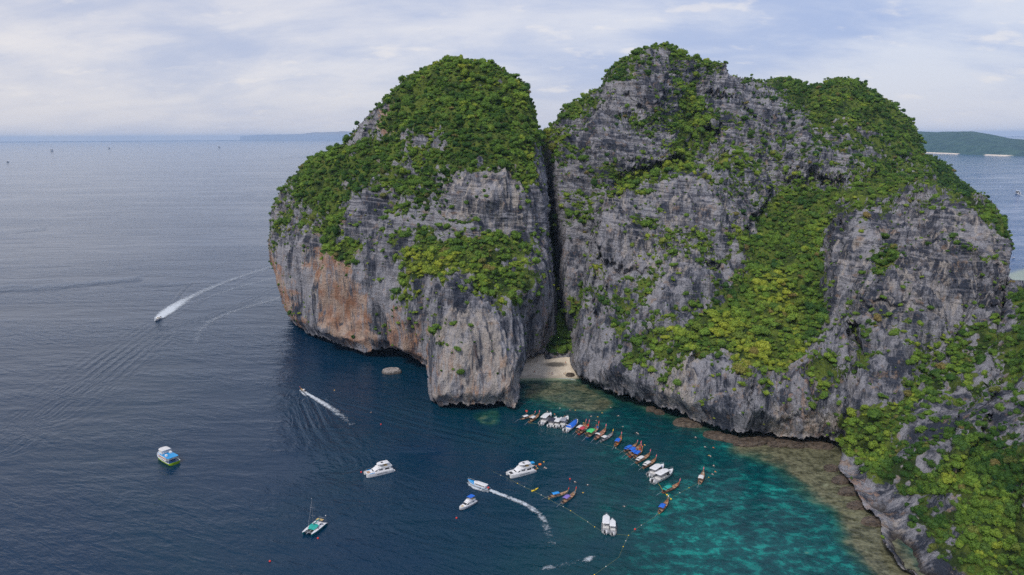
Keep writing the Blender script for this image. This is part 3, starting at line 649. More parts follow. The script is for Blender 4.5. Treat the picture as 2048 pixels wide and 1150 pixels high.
def trunk_mesh():
    V = []; F = []; n = 7
    def tube(pts):
        off = len(V)
        for x, y, z, r_ in pts:
            for i in range(n): V.append((x+r_*math.cos(i*6.283/n), y+r_*math.sin(i*6.283/n), z))
        for k in range(len(pts)-1):
            for i in range(n): j = (i+1) % n; F.append([off+k*n+i, off+k*n+j, off+(k+1)*n+j, off+(k+1)*n+i])
    tube([(0, 0, -0.9, .10), (0.03, 0, -0.4, .075), (0, 0.03, 0.1, .06), (0.02, 0, 0.6, .03)])
    tube([(0, 0, -0.1, .045), (0.2, 0.1, 0.2, .035), (0.36, 0.18, 0.45, .015)])
    tube([(0, 0, -0.15, .045), (-0.18, 0.12, 0.15, .03), (-0.32, 0.2, 0.4, .015)])
    tube([(0, 0, -0.05, .04), (0.02, -0.2, 0.2, .03), (0.05, -0.36, 0.42, .015)])
    return mesh_np('trunk', V, F)
TRUNK = trunk_mesh(); TRUNK.materials.append(M_BARK)
B = np.concatenate(BUSH)
BRIGHT = [([(1440,640),(1500,600),(1560,560),(1600,640),(1600,720),(1540,760),(1470,760),(1430,700)], 0.42), ([(830,520),(900,510),(940,560),(860,600),(830,590)], 0.25), ([(640,370),(690,380),(720,440),(670,450)], 0.18),
  ([(940,500),(1080,490),(1110,600),(1000,620),(940,560)], 0.16), ([(780,190),(880,180),(900,240),(800,260)], 0.10), ([(1230,380),(1330,340),(1430,340),(1330,400),(1220,420)], 0.18), ([(1400,500),(1640,460),(1640,600),(1420,600)], 0.12),
  ([(1180,480),(1160,600),(1140,700),(1170,700),(1200,600)], 0.12), ([(1700,900),(1720,830),(1780,850),(1760,920)], 0.22), ([(1800,660),(1880,640),(1860,700),(1800,720)], 0.2), ([(1600,240),(1740,210),(1740,250),(1600,260)], 0.15)]
P3, NR, vg, st_, bpx, bpy_, lay, dn, vraw = B[:, :3], B[:, 3:6], B[:, 6], B[:, 7], B[:, 8], B[:, 9], B[:, 10].astype(int), B[:, 11], B[:, 12]
spacing = np.where(lay == 7, 1.12, np.where(lay == 6, 1.6, np.where(lay == 3, 2.0, 1.62)))
prob = np.maximum(vg, 0.16*np.clip(vraw-0.04, 0, 0.6)/0.6)*(st_/spacing)**2*(0.75+0.5*np.clip(NR[:, 2], 0, 1))
prob = np.where(P3[:, 2] < 3.5, 0, prob)
sel = np.nonzero(rng.random(len(B)) < prob)[0]
nS = len(sel); cl1 = fbm(P3[sel]/22.0, 3, off=5.0); cl2 = fbm(P3[sel]/70.0, 2, off=15.0)
siz = np.exp(rng.normal(-0.14, 0.52, nS))*np.where(lay[sel] == 7, 1.34, np.where(lay[sel] >= 5, 1.28, 1.36))*(1+0.35*cl1)
siz = np.clip(siz*(0.75+0.35*vraw[sel]), 0.6, 4.6); siz = np.where(lay[sel] == 5, siz*1.5, siz); siz = np.where(lay[sel] == 7, np.clip(siz, 0.45, 2.7), siz)
tone = 0.325+0.62*cl1+0.38*cl2+rng.normal(0, 0.13, nS)+zone(bpx[sel], bpy_[sel], BRIGHT, 22)
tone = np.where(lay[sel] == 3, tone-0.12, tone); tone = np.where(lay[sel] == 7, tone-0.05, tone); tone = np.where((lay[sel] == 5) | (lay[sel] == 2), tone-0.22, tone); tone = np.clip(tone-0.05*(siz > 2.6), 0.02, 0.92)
hue = rng.random(nS); 
pos = P3[sel]+NR[sel]*(0.25*siz)[:, None]*np.array([1, 1, 0.4]); pos[:, 2] += 0.12*siz
# the 300 trees that show largest stand as things of their own
near = np.nonzero((lay[sel] == 7) & (bpx[sel] < 2046) & (bpy_[sel] < 1148) & (bpy_[sel] > 600))[0]
order = near[np.argsort(-(siz[near]/P3[sel][near, 1]))][:300]
def where_label(x, y, t_, s_, h_):
    col = 'olive brown' if h_ > 0.93 else 'bright yellow green' if t_ > 0.62 else 'fresh green' if t_ > 0.42 else 'mid green' if t_ > 0.25 else 'dark green'
    sz = 'wide' if s_ > 2.3 else 'rounded' if s_ > 1.9 else 'small'
    if y < 760: w = 'high under the bare rock face' if x < 1990 else 'high at the right edge'
    elif x < 1760: w = 'above the undercut shore rocks'
    elif x < 1850: w = 'on the shoreward near slope' if y < 1000 else 'above the pale shore rocks'
    elif x < 1950: w = 'in mid slope' if y < 950 else 'low on the mid slope'
    else: w = 'halfway up the right edge' if y < 950 else 'in the lower right corner'
    return '%s %s tree crown %s' % (sz, col, w), '%s %s trees %s' % (sz, col, w)
TREES = []
for k, i in enumerate(order):
    x, y, z = pos[i]; r_ = rng.uniform(0, 6.28)
    e = empty('broadleaf_tree', (x, y, z), r_, float(siz[i])*1.05)
    lb, gp = where_label(bpx[sel][i], bpy_[sel][i], tone[i], siz[i], hue[i]); tag(e, lb, 'tree', gp)
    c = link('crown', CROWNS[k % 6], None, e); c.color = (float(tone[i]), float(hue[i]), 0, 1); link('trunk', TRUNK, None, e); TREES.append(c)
rest = np.setdiff1d(np.arange(nS), order)
def scatter(name, label, idx):
    me = bpy.data.meshes.new(name+'_points'); me.vertices.add(len(idx)); me.vertices.foreach_set('co', pos[idx].astype(np.float32).ravel())
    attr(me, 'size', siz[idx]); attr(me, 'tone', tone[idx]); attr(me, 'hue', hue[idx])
    rot = np.column_stack([rng.normal(0, 0.22, len(idx)), rng.normal(0, 0.22, len(idx)), rng.uniform(0, 6.28, len(idx))]); attr(me, 'rot', rot, 'FLOAT_VECTOR')
    scl = np.column_stack([siz[idx]*rng.uniform(.8, 1.25, len(idx)), siz[idx]*rng.uniform(.8, 1.25, len(idx)), siz[idx]*rng.uniform(.7, 1.2, len(idx))]); attr(me, 'scl', scl, 'FLOAT_VECTOR')
    o = link(name, me); tag(o, label, 'undergrowth', kind='stuff')
    ng = bpy.data.node_groups.new(name, 'GeometryNodeTree'); ng.interface.new_socket('Geometry', in_out='INPUT', socket_type='NodeSocketGeometry'); ng.interface.new_socket('Geometry', in_out='OUTPUT', socket_type='NodeSocketGeometry')
    gi = ng.nodes.new('NodeGroupInput'); go = ng.nodes.new('NodeGroupOutput'); g2i = ng.nodes.new('GeometryNodeGeometryToInstance'); L = ng.links
    for c in TREES[:6][::-1]:
        oi = ng.nodes.new('GeometryNodeObjectInfo'); oi.inputs['Object'].default_value = c; oi.inputs['As Instance'].default_value = False
        sm = ng.nodes.new('GeometryNodeSetMaterial'); sm.inputs['Material'].default_value = M_LEAF_I; L.new(oi.outputs['Geometry'], sm.inputs['Geometry']); L.new(sm.outputs[0], g2i.inputs[0])
    ip = ng.nodes.new('GeometryNodeInstanceOnPoints'); ip.inputs['Pick Instance'].default_value = True
    L.new(gi.outputs[0], ip.inputs['Points']); L.new(g2i.outputs[0], ip.inputs['Instance'])
    ri = ng.nodes.new('FunctionNodeRandomValue'); ri.data_type = 'INT'; ri.inputs[4].default_value = 0; ri.inputs[5].default_value = 5; L.new(ri.outputs[2], ip.inputs['Instance Index'])
    for an, sk in (('rot', 'Rotation'), ('scl', 'Scale')):
        na = ng.nodes.new('GeometryNodeInputNamedAttribute'); na.data_type = 'FLOAT_VECTOR'; na.inputs[0].default_value = an; L.new(na.outputs[0], ip.inputs[sk])
    L.new(ip.outputs[0], go.inputs[0]); md = o.modifiers.new('scatter', 'NODES'); md.node_group = ng
ly = lay[sel]
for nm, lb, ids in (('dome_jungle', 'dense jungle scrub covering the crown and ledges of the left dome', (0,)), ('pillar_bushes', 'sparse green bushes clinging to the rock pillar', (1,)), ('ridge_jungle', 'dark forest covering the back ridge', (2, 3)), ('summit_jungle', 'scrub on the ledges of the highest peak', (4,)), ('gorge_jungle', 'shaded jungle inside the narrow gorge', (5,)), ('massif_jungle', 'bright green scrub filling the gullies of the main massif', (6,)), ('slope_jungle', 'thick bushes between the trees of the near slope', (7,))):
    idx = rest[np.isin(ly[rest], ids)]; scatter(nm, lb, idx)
print('bushes', nS)
# ------------------------------------------------------------ small geometry kit
class G:
    def __init__(s): s.v = []; s.f = []
    def add(s, V, F):
        o = len(s.v); s.v += [tuple(map(float, p)) for p in V]; s.f += [[a+o for a in q] for q in F]; return s
    def box(s, x0, x1, y0, y1, z0, z1, tx=0.0, ty=0.0, sx=0.0):
        V = [(x0, y0, z0), (x1, y0, z0), (x1, y1, z0), (x0, y1, z0), (x0+tx+sx, y0+ty, z1), (x1-tx+sx, y0+ty, z1), (x1-tx+sx, y1-ty, z1), (x0+tx+sx, y1-ty, z1)]
        return s.add(V, [[0, 3, 2, 1], [4, 5, 6, 7], [0, 1, 5, 4], [1, 2, 6, 5], [2, 3, 7, 6], [3, 0, 4, 7]])
    def tube(s, pts, r, n=6, r2=None):
        P = [Vector(p) for p in pts]; o = []
        for k, p in enumerate(P):
            d = (P[min(k+1, len(P)-1)]-P[max(k-1, 0)]).normalized(); a = d.orthogonal().normalized(); b = d.cross(a)
            rr = r+(r2-r)*k/(len(P)-1) if r2 is not None else r
            o += [tuple(p+(a*math.cos(i*2*math.pi/n)+b*math.sin(i*2*math.pi/n))*rr) for i in range(n)]
        F = [[k*n+i, k*n+(i+1) % n, (k+1)*n+(i+1) % n, (k+1)*n+i] for k in range(len(P)-1) for i in range(n)]
        F += [list(range(n))[::-1], [len(o)-n+i for i in range(n)]]
        return s.add(o, F)
    def loft(s, secs, closed=False, cap=True):
        n = len(secs[0]); V = [p for q in secs for p in q]; m_ = n if closed else n-1
        F = [[k*n+i, (k+1)*n+i, (k+1)*n+(i+1) % n, k*n+(i+1) % n] for k in range(len(secs)-1) for i in range(m_)]
        if cap: F += [list(range(n)), [len(V)-n+i for i in range(n)][::-1]]
        return s.add(V, F)
    def ball(s, c, rx, ry=None, rz=None, sub=ICO2):
        v, f = sub; ry = ry or rx; rz = rz or rx
        return s.add([(c[0]+p[0]*rx, c[1]+p[1]*ry, c[2]+p[2]*rz) for p in v], f)
    def slab(s, outline, z0, z1, camber=0.0, inset=0.0):      # a plan outline with thickness and slightly rounded top
        n = len(outline); cx = sum(p[0] for p in outline)/n; cy = sum(p[1] for p in outline)/n; k = 1-inset
        ring = lambda f, z: [(cx+(p[0]-cx)*f, cy+(p[1]-cy)*f, z) for p in outline]
        V = ring(k, z0)+ring(1, z0+(z1-z0)*0.4)+ring(1-0.03, z1)+ring(0.6, z1+camber)+[(cx, cy, z1+camber)]
        F = [list(range(n))[::-1]]
        for a in range(3): F += [[a*n+i, a*n+(i+1) % n, (a+1)*n+(i+1) % n, (a+1)*n+i] for i in range(n)]
        F += [[3*n+i, 3*n+(i+1) % n, 4*n] for i in range(n)]
        return s.add(V, F)
    def build(s, name, mat, parent=None, smooth_=False):
        me = bpy.data.meshes.new(name); me.from_pydata(s.v, [], s.f); me.update()
        if smooth_:
            for p in me.polygons: p.use_smooth = True
        return link(name, me, mat, parent)
def roundrect(x0, x1, w0, w1, nose=0.25, tail=0.1):
    L = x1-x0
    return [(x0, -w0*0.8), (x0+L*tail, -w0), (x0+L*(1-nose), -w1), (x1-L*nose*0.35, -w1*0.72), (x1, -w1*0.3), (x1, w1*0.3), (x1-L*nose*0.35, w1*0.72), (x0+L*(1-nose), w1), (x0+L*tail, w0), (x0, w0*0.8)]
WHITE = paint('white_gelcoat', (0.74, 0.75, 0.77), 0.3); OFFW = paint('off_white_canvas', (0.66, 0.66, 0.66), 0.8); DARK = paint('dark_glass', (0.02, 0.025, 0.035), 0.12)
GREY = paint('grey_deck', (0.33, 0.34, 0.36), 0.7); BLACK = paint('black_motor', (0.03, 0.03, 0.032), 0.4); ROPE = paint('rope_fibre', (0.20, 0.24, 0.12), 0.9)
BLUE = paint('blue_canvas', (0.010, 0.13, 0.62), 0.7); LBLUE = paint('light_blue_paint', (0.02, 0.30, 0.66), 0.5); TEAL = paint('teal_canvas', (0.01, 0.34, 0.29), 0.7); LIME = paint('green_canvas', (0.06, 0.55, 0.16), 0.7)
WOOD = paint('boat_timber', (0.30, 0.16, 0.085), 0.6); DWOOD = paint('dark_timber', (0.13, 0.075, 0.045), 0.7); PLANKS = paint('deck_planks', (0.42, 0.26, 0.16), 0.7); RED = paint('red_paint', (0.62, 0.04, 0.03), 0.5)
PINK = paint('pink_cloth', (0.75, 0.15, 0.25), 0.8); YEL = paint('yellow_float', (0.85, 0.62, 0.03), 0.5); ORG = paint('orange_vest', (0.85, 0.20, 0.03), 0.7); LIMEHULL = paint('lime_paint', (0.42, 0.68, 0.02), 0.4)
PURP = paint('purple_canvas', (0.22, 0.16, 0.50), 0.7); STEEL = paint('steel', (0.55, 0.56, 0.58), 0.3, 0.8); NAVY = paint('navy_paint', (0.01, 0.05, 0.16), 0.4); TAN = paint('tan_canvas', (0.50, 0.36, 0.15), 0.8); SKIN = paint('skin', (0.45, 0.26, 0.17), 0.6); SHORT = paint('swim_shorts', (0.05, 0.07, 0.2), 0.8)
TEALHULL = paint('teal_paint', (0.005, 0.16, 0.20), 0.4)
def place(name, stern, bow, natural, z=0.0, minw=None):
    a = ground(np.array(float(stern[0])), np.array(float(stern[1]))); b = ground(np.array(float(bow[0])), np.array(float(bow[1])))
    d = b-a; Ln = float(np.hypot(d[0], d[1])); c = (a+b)/2
    e = empty(name, (c[0], c[1], z), math.atan2(d[1], d[0]), Ln/natural); return e, Ln
# ------------------------------------------------------------ longtail boats (10 m long, bow along +x)
def longtail(stern, bow, label, hull=WOOD, cover=OFFW, length=0.62, shift=0.0, ribbon=PINK, deck=PLANKS, rim=None, flap=False, group='longtail boats moored along the float line'):
    e, L = place('longtail_boat', stern, bow, 10.0); tag(e, label, 'longtail boat', group)
    xs = [-5, -4.4, -3, -1.5, 0, 1.5, 3, 4.1, 4.8, 5.1]; w = [.62, .74, .90, .98, 1.0, .95, .76, .46, .18, .06]
    zt = [.62, .58, .55, .55, .58, .66, .86, 1.16, 1.55, 1.9]; zb = [-.1, -.25, -.35, -.4, -.4, -.38, -.25, .05, .6, 1.2]
    out = [[(x, -a, t_), (x+.0, -a*.78, t_*.35+b*.4), (x, -a*.35, b), (x, a*.35, b), (x, a*.78, t_*.35+b*.4), (x, a, t_)] for x, a, t_, b in zip(xs, w, zt, zb)]
    G().loft(out).build('hull', hull, e, True)
    fl = G().loft([[(x, -a*.93, t_-.12), (x, -a*.6, .12+max(0, t_-.75)*.7), (x, a*.6, .12+max(0, t_-.75)*.7), (x, a*.93, t_-.12)] for x, a, t_ in zip(xs[:8], w[:8], zt[:8])], cap=False); fl.build('floor_boards', deck, e)
    r = G()
    for sg in (-1, 1): r.tube([(x, sg*a, t_+.03) for x, a, t_ in zip(xs, w, zt)], .055, 5)
    r.build('gunwale', rim or DWOOD, e)
    G().tube([(4.6, 0, 1.2), (5.0, 0, 1.8), (5.25, 0, 2.5), (5.38, 0, 3.1)], .16, 6, .09).build('prow_post', WOOD, e)
    G().tube([(5.12, 0, 2.1), (5.24, 0, 2.5), (5.3, 0, 2.75)], .2, 7, .16).build('bow_ribbon', ribbon, e)
    for x in (-3.6, -1.2, 0.9, 2.6): G().box(x-.14, x+.14, -.85+abs(x)*.04, .85-abs(x)*.04, .40, .46).build('thwart', DWOOD, e)
    x0, x1 = -3.4+shift, -3.4+shift+length*7.2
    for x in (x0+.15, x1-.15):
        for sg in (-.82, .82): G().tube([(x, sg, .45), (x, sg*.95, 1.75)], .045, 5).build('canopy_post', DWOOD, e)
    n = 8; top = []
    for k in range(7):
        x = x0+(x1-x0)*k/6; sag = .05*math.sin(k*2.1)
        top.append([(x, -1.0+2.0*i/n, 1.72+.24*math.sin(math.pi*i/n)+sag) for i in range(n+1)]+[(x, 1.0-2.0*i/n, 1.67+.24*math.sin(math.pi*i/n)+sag) for i in range(n+1)])
    cn = G().loft(top, closed=True); cn.build('canopy', cover, e, True)
    if flap: G().box(x0-1.1, x0-.05, -.95, .75, 1.45, 1.50, sx=.0).build('awning_flap', cover, e)
    en = G().box(-4.9, -4.1, -.28, .28, .75, 1.2, .08, .05); en.build('engine', BLACK, e)
    G().tube([(-4.5, 0, 1.0), (-6.2, .25, .55), (-8.0, .5, -.05)], .05, 5).build('propeller_shaft', STEEL, e)
    G().tube([(-4.2, 0, 1.1), (-3.4, .3, 1.3)], .035, 5).build('tiller', STEEL, e)
    return e
# ------------------------------------------------------------ speedboats (10 m, bow along +x)
def speedboat(stern, bow, label, roof=WHITE, rl=.5, cover=False, motors=3, trim=WHITE, bowpad=GREY, group='speedboats moored in the bay', rx=-3.1, wide=1.0, cat='speedboat', seats=OFFW):
    e, L = place('speedboat', stern, bow, 10.0); tag(e, label, cat, group); e.scale.y *= wide
    xs = [-5, -4, -2, 0, 2, 3.4, 4.4, 5.0]; w = [1.25, 1.32, 1.38, 1.38, 1.24, .92, .48, .08]; zt = [.85, .88, .92, .98, 1.12, 1.28, 1.42, 1.5]; zb = [-.3, -.35, -.4, -.4, -.35, -.1, .35, 1.0]
    G().loft([[(x, -a, t_), (x, -a*.93, t_*.45), (x, -a*.55, b*.5), (x, 0, b), (x, a*.55, b*.5), (x, a*.93, t_*.45), (x, a, t_)] for x, a, t_, b in zip(xs, w, zt, zb)]).build('hull', trim, e, True)
    G().loft([[(x, -a*.97, t_+.01), (x, -a*.72, t_+.06), (x, a*.72, t_+.06), (x, a*.97, t_+.01)] for x, a, t_ in zip(xs[4:], w[4:], zt[4:])], cap=False).build('foredeck', WHITE, e)
    G().box(-4.6, 2.0, -1.05, 1.05, .40, .52).build('cockpit_floor', GREY, e)
    G().box(2.3, 3.7, -.55, .55, 1.2, 1.36, .1, .12).build('bow_cushion', bowpad, e)
    r = G()
    for sg in (-1, 1):
        r.tube([(x, sg*a, t_+.02) for x, a, t_ in zip(xs[:4], w, zt)], .09, 5); r.tube([(1.6, sg*1.2, 1.65), (3.2, sg*.95, 1.85), (4.4, sg*.45, 2.0), (4.9, 0, 2.05)], .03, 5)
        for x, a in ((2.2, 1.12), (3.4, .88), (4.4, .45)): r.tube([(x, sg*a, 1.2), (x, sg*a, 1.85)], .025, 4)
    r.build('bow_rail', STEEL, e)
    x1 = rx+rl*9.4
    for k in range(4): G().box(rx+.3+k*(x1-rx-1)/4, rx+.9+k*(x1-rx-1)/4, -1.0, 1.0, .52, .95, .05).build('bench_seat', seats, e)
    if cover:
        G().loft([[(x, -a, t_+.05), (x, -a*.6, t_+.5), (x, 0, t_+.72), (x, a*.6, t_+.5), (x, a, t_+.05)] for x, a, t_ in ((-2.6, 1.25, .9), (-1, 1.3, .95), (1, 1.22, 1.05), (2.6, 1.0, 1.2), (3.9, .5, 1.35))]).build('boat_cover', roof, e, True)
        G().tube([(-2.7, -1.2, .9), (-2.8, -1.0, 2.0), (-2.8, 1.0, 2.0), (-2.7, 1.2, .9)], .08, 6).build('roll_bar', WHITE, e)
    else:
        G().slab(roundrect(rx, x1, 1.2, 1.18, .22, .06), 2.28, 2.42, .07, .03).build('hardtop', roof, e)
        for x in (rx+.3, (rx+x1)/2, x1-.8):
            for sg in (-1.1, 1.1): G().tube([(x, sg, .9), (x, sg*.98, 2.3)], .045, 5).build('roof_post', STEEL, e)
        G().add([(x1-.1, -1.1, 1.1), (x1-.1, 1.1, 1.1), (x1-.75, .95, 1.95), (x1-.75, -.95, 1.95), (x1-.16, -1.08, 1.1), (x1-.16, 1.08, 1.1), (x1-.81, .93, 1.95), (x1-.81, -.93, 1.95)], [[0, 1, 2, 3], [7, 6, 5, 4], [0, 4, 5, 1], [1, 5, 6, 2], [2, 6, 7, 3], [3, 7, 4, 0]]).build('windscreen', DARK, e)
    for k in range(motors):
        y = (k-(motors-1)/2)*.68
        m_ = G().box(-5.75, -5.05, y-.24, y+.24, .75, 1.45, .1, .05).build('outboard_motor', BLACK if k % 2 else WHITE, e)
        G().box(-5.6, -5.3, y-.09, y+.09, -.4, .75).build('motor_leg', GREY, m_)
    return e
# ------------------------------------------------------------ power catamaran (16 m)
def power_cat(stern, bow, label, pad, stripes=True, hatch=DARK):
    e, L = place('power_catamaran', stern, bow, 16.0); tag(e, label, 'catamaran', 'white power catamarans')
    for sg in (-1, 1):
        xs = [-8, -6, -2, 2, 5, 7, 8]; w = [.85, .95, 1.0, 1.0, .85, .5, .12]; zt = [.9, 1.5, 1.9, 2.0, 2.1, 2.2, 2.25]; zb = [-.4, -.5, -.6, -.6, -.5, -.2, .5]; c = sg*2.1
        G().loft([[(x, c-a, t_), (x, c-a*.9, .6), (x, c-a*.4, b), (x, c+a*.4, b), (x, c+a*.9, .6), (x, c+a, t_)] for x, a, t_, b in zip(xs, w, zt, zb)]).build('hull', WHITE, e, True)
        G().box(-3.5, 2.5, c+sg*.985-.02, c+sg*.985+.02, 1.15, 1.35).build('hull_window', DARK, e)
        if stripes: G().box(3.4, 6.2, c+sg*.35-.3, c+sg*.35+.3, 2.16, 2.22).build('deck_stripe', LBLUE, e)
        G().box(-8.1, -6.6, c-.7, c+.7, .55, .75).build('swim_step', WHITE, e)
    G().slab([(-7, -2.9), (5.2, -2.9), (7.0, -2.3), (7.3, -1.4), (7.3, 1.4), (7.0, 2.3), (5.2, 2.9), (-7, 2.9)], 1.35, 2.12, .03).build('bridge_deck', WHITE, e)
    G().box(5.3, 7.0, -1.3, 1.3, 2.15, 2.22).build('trampoline' if pad is BLACK else 'foredeck_mat', pad, e)
    cb = G().loft([[(x, -y, 2.1), (x, -y*.96, 2.9), (x, -y*.88, z_), (x, y*.88, z_), (x, y*.96, 2.9), (x, y, 2.1)] for x, y, z_ in ((-5.6, 2.35, 3.75), (-2, 2.4, 3.8), (1.5, 2.3, 3.75), (3.0, 2.0, 3.1), (4.4, 1.5, 2.25))]); cb = cb.build('cabin', WHITE, e)
    for sg in (-1, 1): G().add([(-1.2, sg*2.36, 2.75), (2.6, sg*2.15, 2.6), (3.2, sg*1.93, 2.45), (2.4, sg*2.06, 3.15), (-1.2, sg*2.29, 3.35)], [[0, 1, 2, 3, 4]]).add([(-4.9, sg*2.40, 2.5), (-2.4, sg*2.42, 2.5), (-2.4, sg*2.33, 3.3), (-4.9, sg*2.30, 3.3)], [[0, 1, 2, 3]]).build('side_window', DARK, cb)
    G().add([(3.2, -1.6, 2.95), (3.2, 1.6, 2.95), (4.0, 1.35, 2.55), (4.0, -1.35, 2.55)], [[0, 1, 2, 3]]).build('front_window', DARK, cb)
    G().box(-6.6, 1.6, -2.35, 2.35, 3.80, 3.90).build('flybridge_deck', WHITE, e)
    G().loft([[(x, -y, 3.88), (x, -y, z_), (x, y, z_), (x, y, 3.88)] for x, y, z_ in ((-.5, 2.0, 4.5), (.8, 1.7, 4.55), (1.6, 1.3, 4.0))]).build('helm_cowl', WHITE, e)
    for sg in (-1, 1): G().box(-6.4, -.5, sg*2.25-.05, sg*2.25+.05, 3.9, 4.5).build('bulwark', WHITE, e)
    G().box(-4.4, -2.8, -1.2, 1.2, 3.9, 4.35, .08, .08).build('sofa', TAN, e)
    for x in (-4.6, .2):
        for sg in (-1.6, 1.6): G().tube([(x, sg, 3.9), (x+.1, sg*.95, 5.7)], .07, 5).build('roof_post', WHITE, e)
    rf = G().slab(roundrect(-5.2, 1.3, 1.9, 1.9, .35, .1), 5.65, 5.85, .1).build('flybridge_roof', WHITE, e)
    for y0, y1 in ((-.75, -.08), (.08, .75)): G().box(-2.2, -1.0, y0, y1, 5.93, 5.99).build('roof_hatch', hatch, rf)
    G().tube([(-3.4, 1.2, 5.85), (-3.5, 1.2, 8.3)], .04, 5).build('antenna', STEEL, e)
    r = G()
    for sg in (-1, 1):
        r.tube([(-1, sg*2.95, 2.85), (4, sg*2.9, 2.95), (6.8, sg*2.35, 3.0), (7.6, sg*1.6, 3.0)], .03, 5)
        for x, y in ((0, 2.95), (2.5, 2.93), (4.6, 2.8), (6.4, 2.45)): r.tube([(x, sg*y, 2.1), (x, sg*y, 2.95)], .025, 4)
    r.build('deck_rail', STEEL, e)
    st_ = G()
    for k in range(5): st_.box(-6.2-.28*k, -5.9-.28*k, .9, 1.7, 3.5-.5*k, 3.56-.5*k)
    st_.build('stern_stairs', GREY, e)
    return e
# ------------------------------------------------------------ sailing catamaran (13 m)
def sail_cat(stern, bow):
    e, L = place('sailing_catamaran', stern, bow, 13.0); tag(e, 'white sailing catamaran with tall bare mast and teal sail cover over its deck', 'sailing boat')
    for sg in (-1, 1):
        xs = [-6.5, -5, -1, 3, 5.5, 6.5]; w = [.6, .75, .8, .72, .4, .12]; zt = [.7, 1.3, 1.4, 1.5, 1.6, 1.65]; zb = [-.3, -.4, -.5, -.4, -.1, .4]; c = sg*2.6
        h = G().loft([[(x, c-a, t_), (x, c-a*.85, .4), (x, c-a*.3, b), (x, c+a*.3, b), (x, c+a*.85, .4), (x, c+a, t_)] for x, a, t_, b in zip(xs, w, zt, zb)]).build('hull', TEALHULL, e, True)
        G().loft([[(x, c-a-.02, t_-.12), (x, c-a-.02, t_+.05), (x, c+a+.02, t_+.05), (x, c+a+.02, t_-.12)] for x, a, t_ in zip(xs, w, zt)]).build('side_deck', WHITE, e)
        for x in (-3.2, .6, 3.4): G().box(x-.3, x+.3, c-.3, c+.3, 1.46, 1.56, .05, .05).build('deck_hatch', DARK, e)
    G().box(-5.2, 2.4, -2.1, 2.1, .75, 1.42).build('bridge_deck', WHITE, e)
    for y0, y1 in ((-1.8, -.12), (.12, 1.8)): G().box(2.5, 5.4, y0, y1, 1.28, 1.32).build('trampoline', BLACK, e)
    G().tube([(2.4, 0, 1.3), (6.9, 0, 1.5)], .09, 6).build('bow_beam', WHITE, e); G().tube([(5.5, -2.6, 1.55), (5.5, 2.6, 1.55)], .1, 6).build('cross_beam', STEEL, e)
    cb = G().loft([[(x, -y, 1.4), (x, -y*.9, z_), (x, y*.9, z_), (x, y, 1.4)] for x, y, z_ in ((-3.6, 2.0, 2.5), (-1, 2.05, 2.55), (1.0, 1.8, 2.35), (2.2, 1.3, 1.5))]).build('cabin', WHITE, e)
    for sg in (-1, 1): G().add([(-2.8, sg*2.03, 1.7), (.6, sg*1.93, 1.65), (.5, sg*1.83, 2.15), (-2.8, sg*1.90, 2.3)], [[0, 1, 2, 3]]).build('side_window', DARK, cb)
    for x in (-2.2, -.6): G().box(x-.3, x+.3, -.9, -.3, 2.53, 2.62).build('roof_hatch', DARK, cb)
    G().loft([[(x, -y, z_-.25), (x, -y*.5, z_+.1), (x, 0, z_+.28), (x, y*.5, z_+.1), (x, y, z_-.25)] for x, y, z_ in ((-.6, 2.3, 2.75), (.8, 2.4, 2.7), (2.2, 2.1, 2.35), (3.1, 1.6, 1.95))]).build('sun_awning', TEAL, e)
    G().tube([(.9, 0, 1.4), (.9, 0, 17.6)], .13, 7, .07).build('mast', STEEL, e)
    G().tube([(.8, 0, 3.3), (-4.6, 0, 3.25)], .14, 6).build('boom', WHITE, e); G().tube([(.6, 0, 3.55), (-4.4, 0, 3.5)], .22, 6).build('furled_sail', TEAL, e)
    for z_ in (8.0, 12.4): G().tube([(.75, -1.3, z_), (.9, 0, z_+.05), (.75, 1.3, z_)], .05, 5).build('spreader', STEEL, e)
    rg = G()
    for sg in (-1, 1): rg.tube([(.4, sg*2.9, 1.5), (.75, sg*1.3, 8.0), (.8, sg*1.2, 12.4), (.9, 0, 17.0)], .03, 4)
    rg.tube([(6.2, 0, 1.55), (.9, 0, 16.0)], .06, 5); rg.tube([(-6, 0, 1.4), (.9, 0, 17.3)], .02, 4); rg.build('rigging', STEEL, e)
    G().box(-5.4, -3.7, -1.9, 1.9, 3.0, 3.08).build('bimini', TAN, e)
    for x in (-5.3, -3.8):
        for sg in (-1.8, 1.8): G().tube([(x, sg, 1.4), (x, sg, 3.0)], .04, 5).build('bimini_post', STEEL, e)
    G().tube([(-6.0, -1.9, 1.3), (-6.4, -1.9, 3.2), (-6.4, 1.9, 3.2), (-6.0, 1.9, 1.3)], .07, 6).build('stern_arch', STEEL, e)
    G().tube([(-6.2, 2.4, 1.4), (-6.2, 2.4, 4.6)], .05, 5).build('radar_pole', STEEL, e); G().ball((-6.2, 2.4, 4.8), .3, .3, .22).build('radar_dome', WHITE, e, True)
    return e
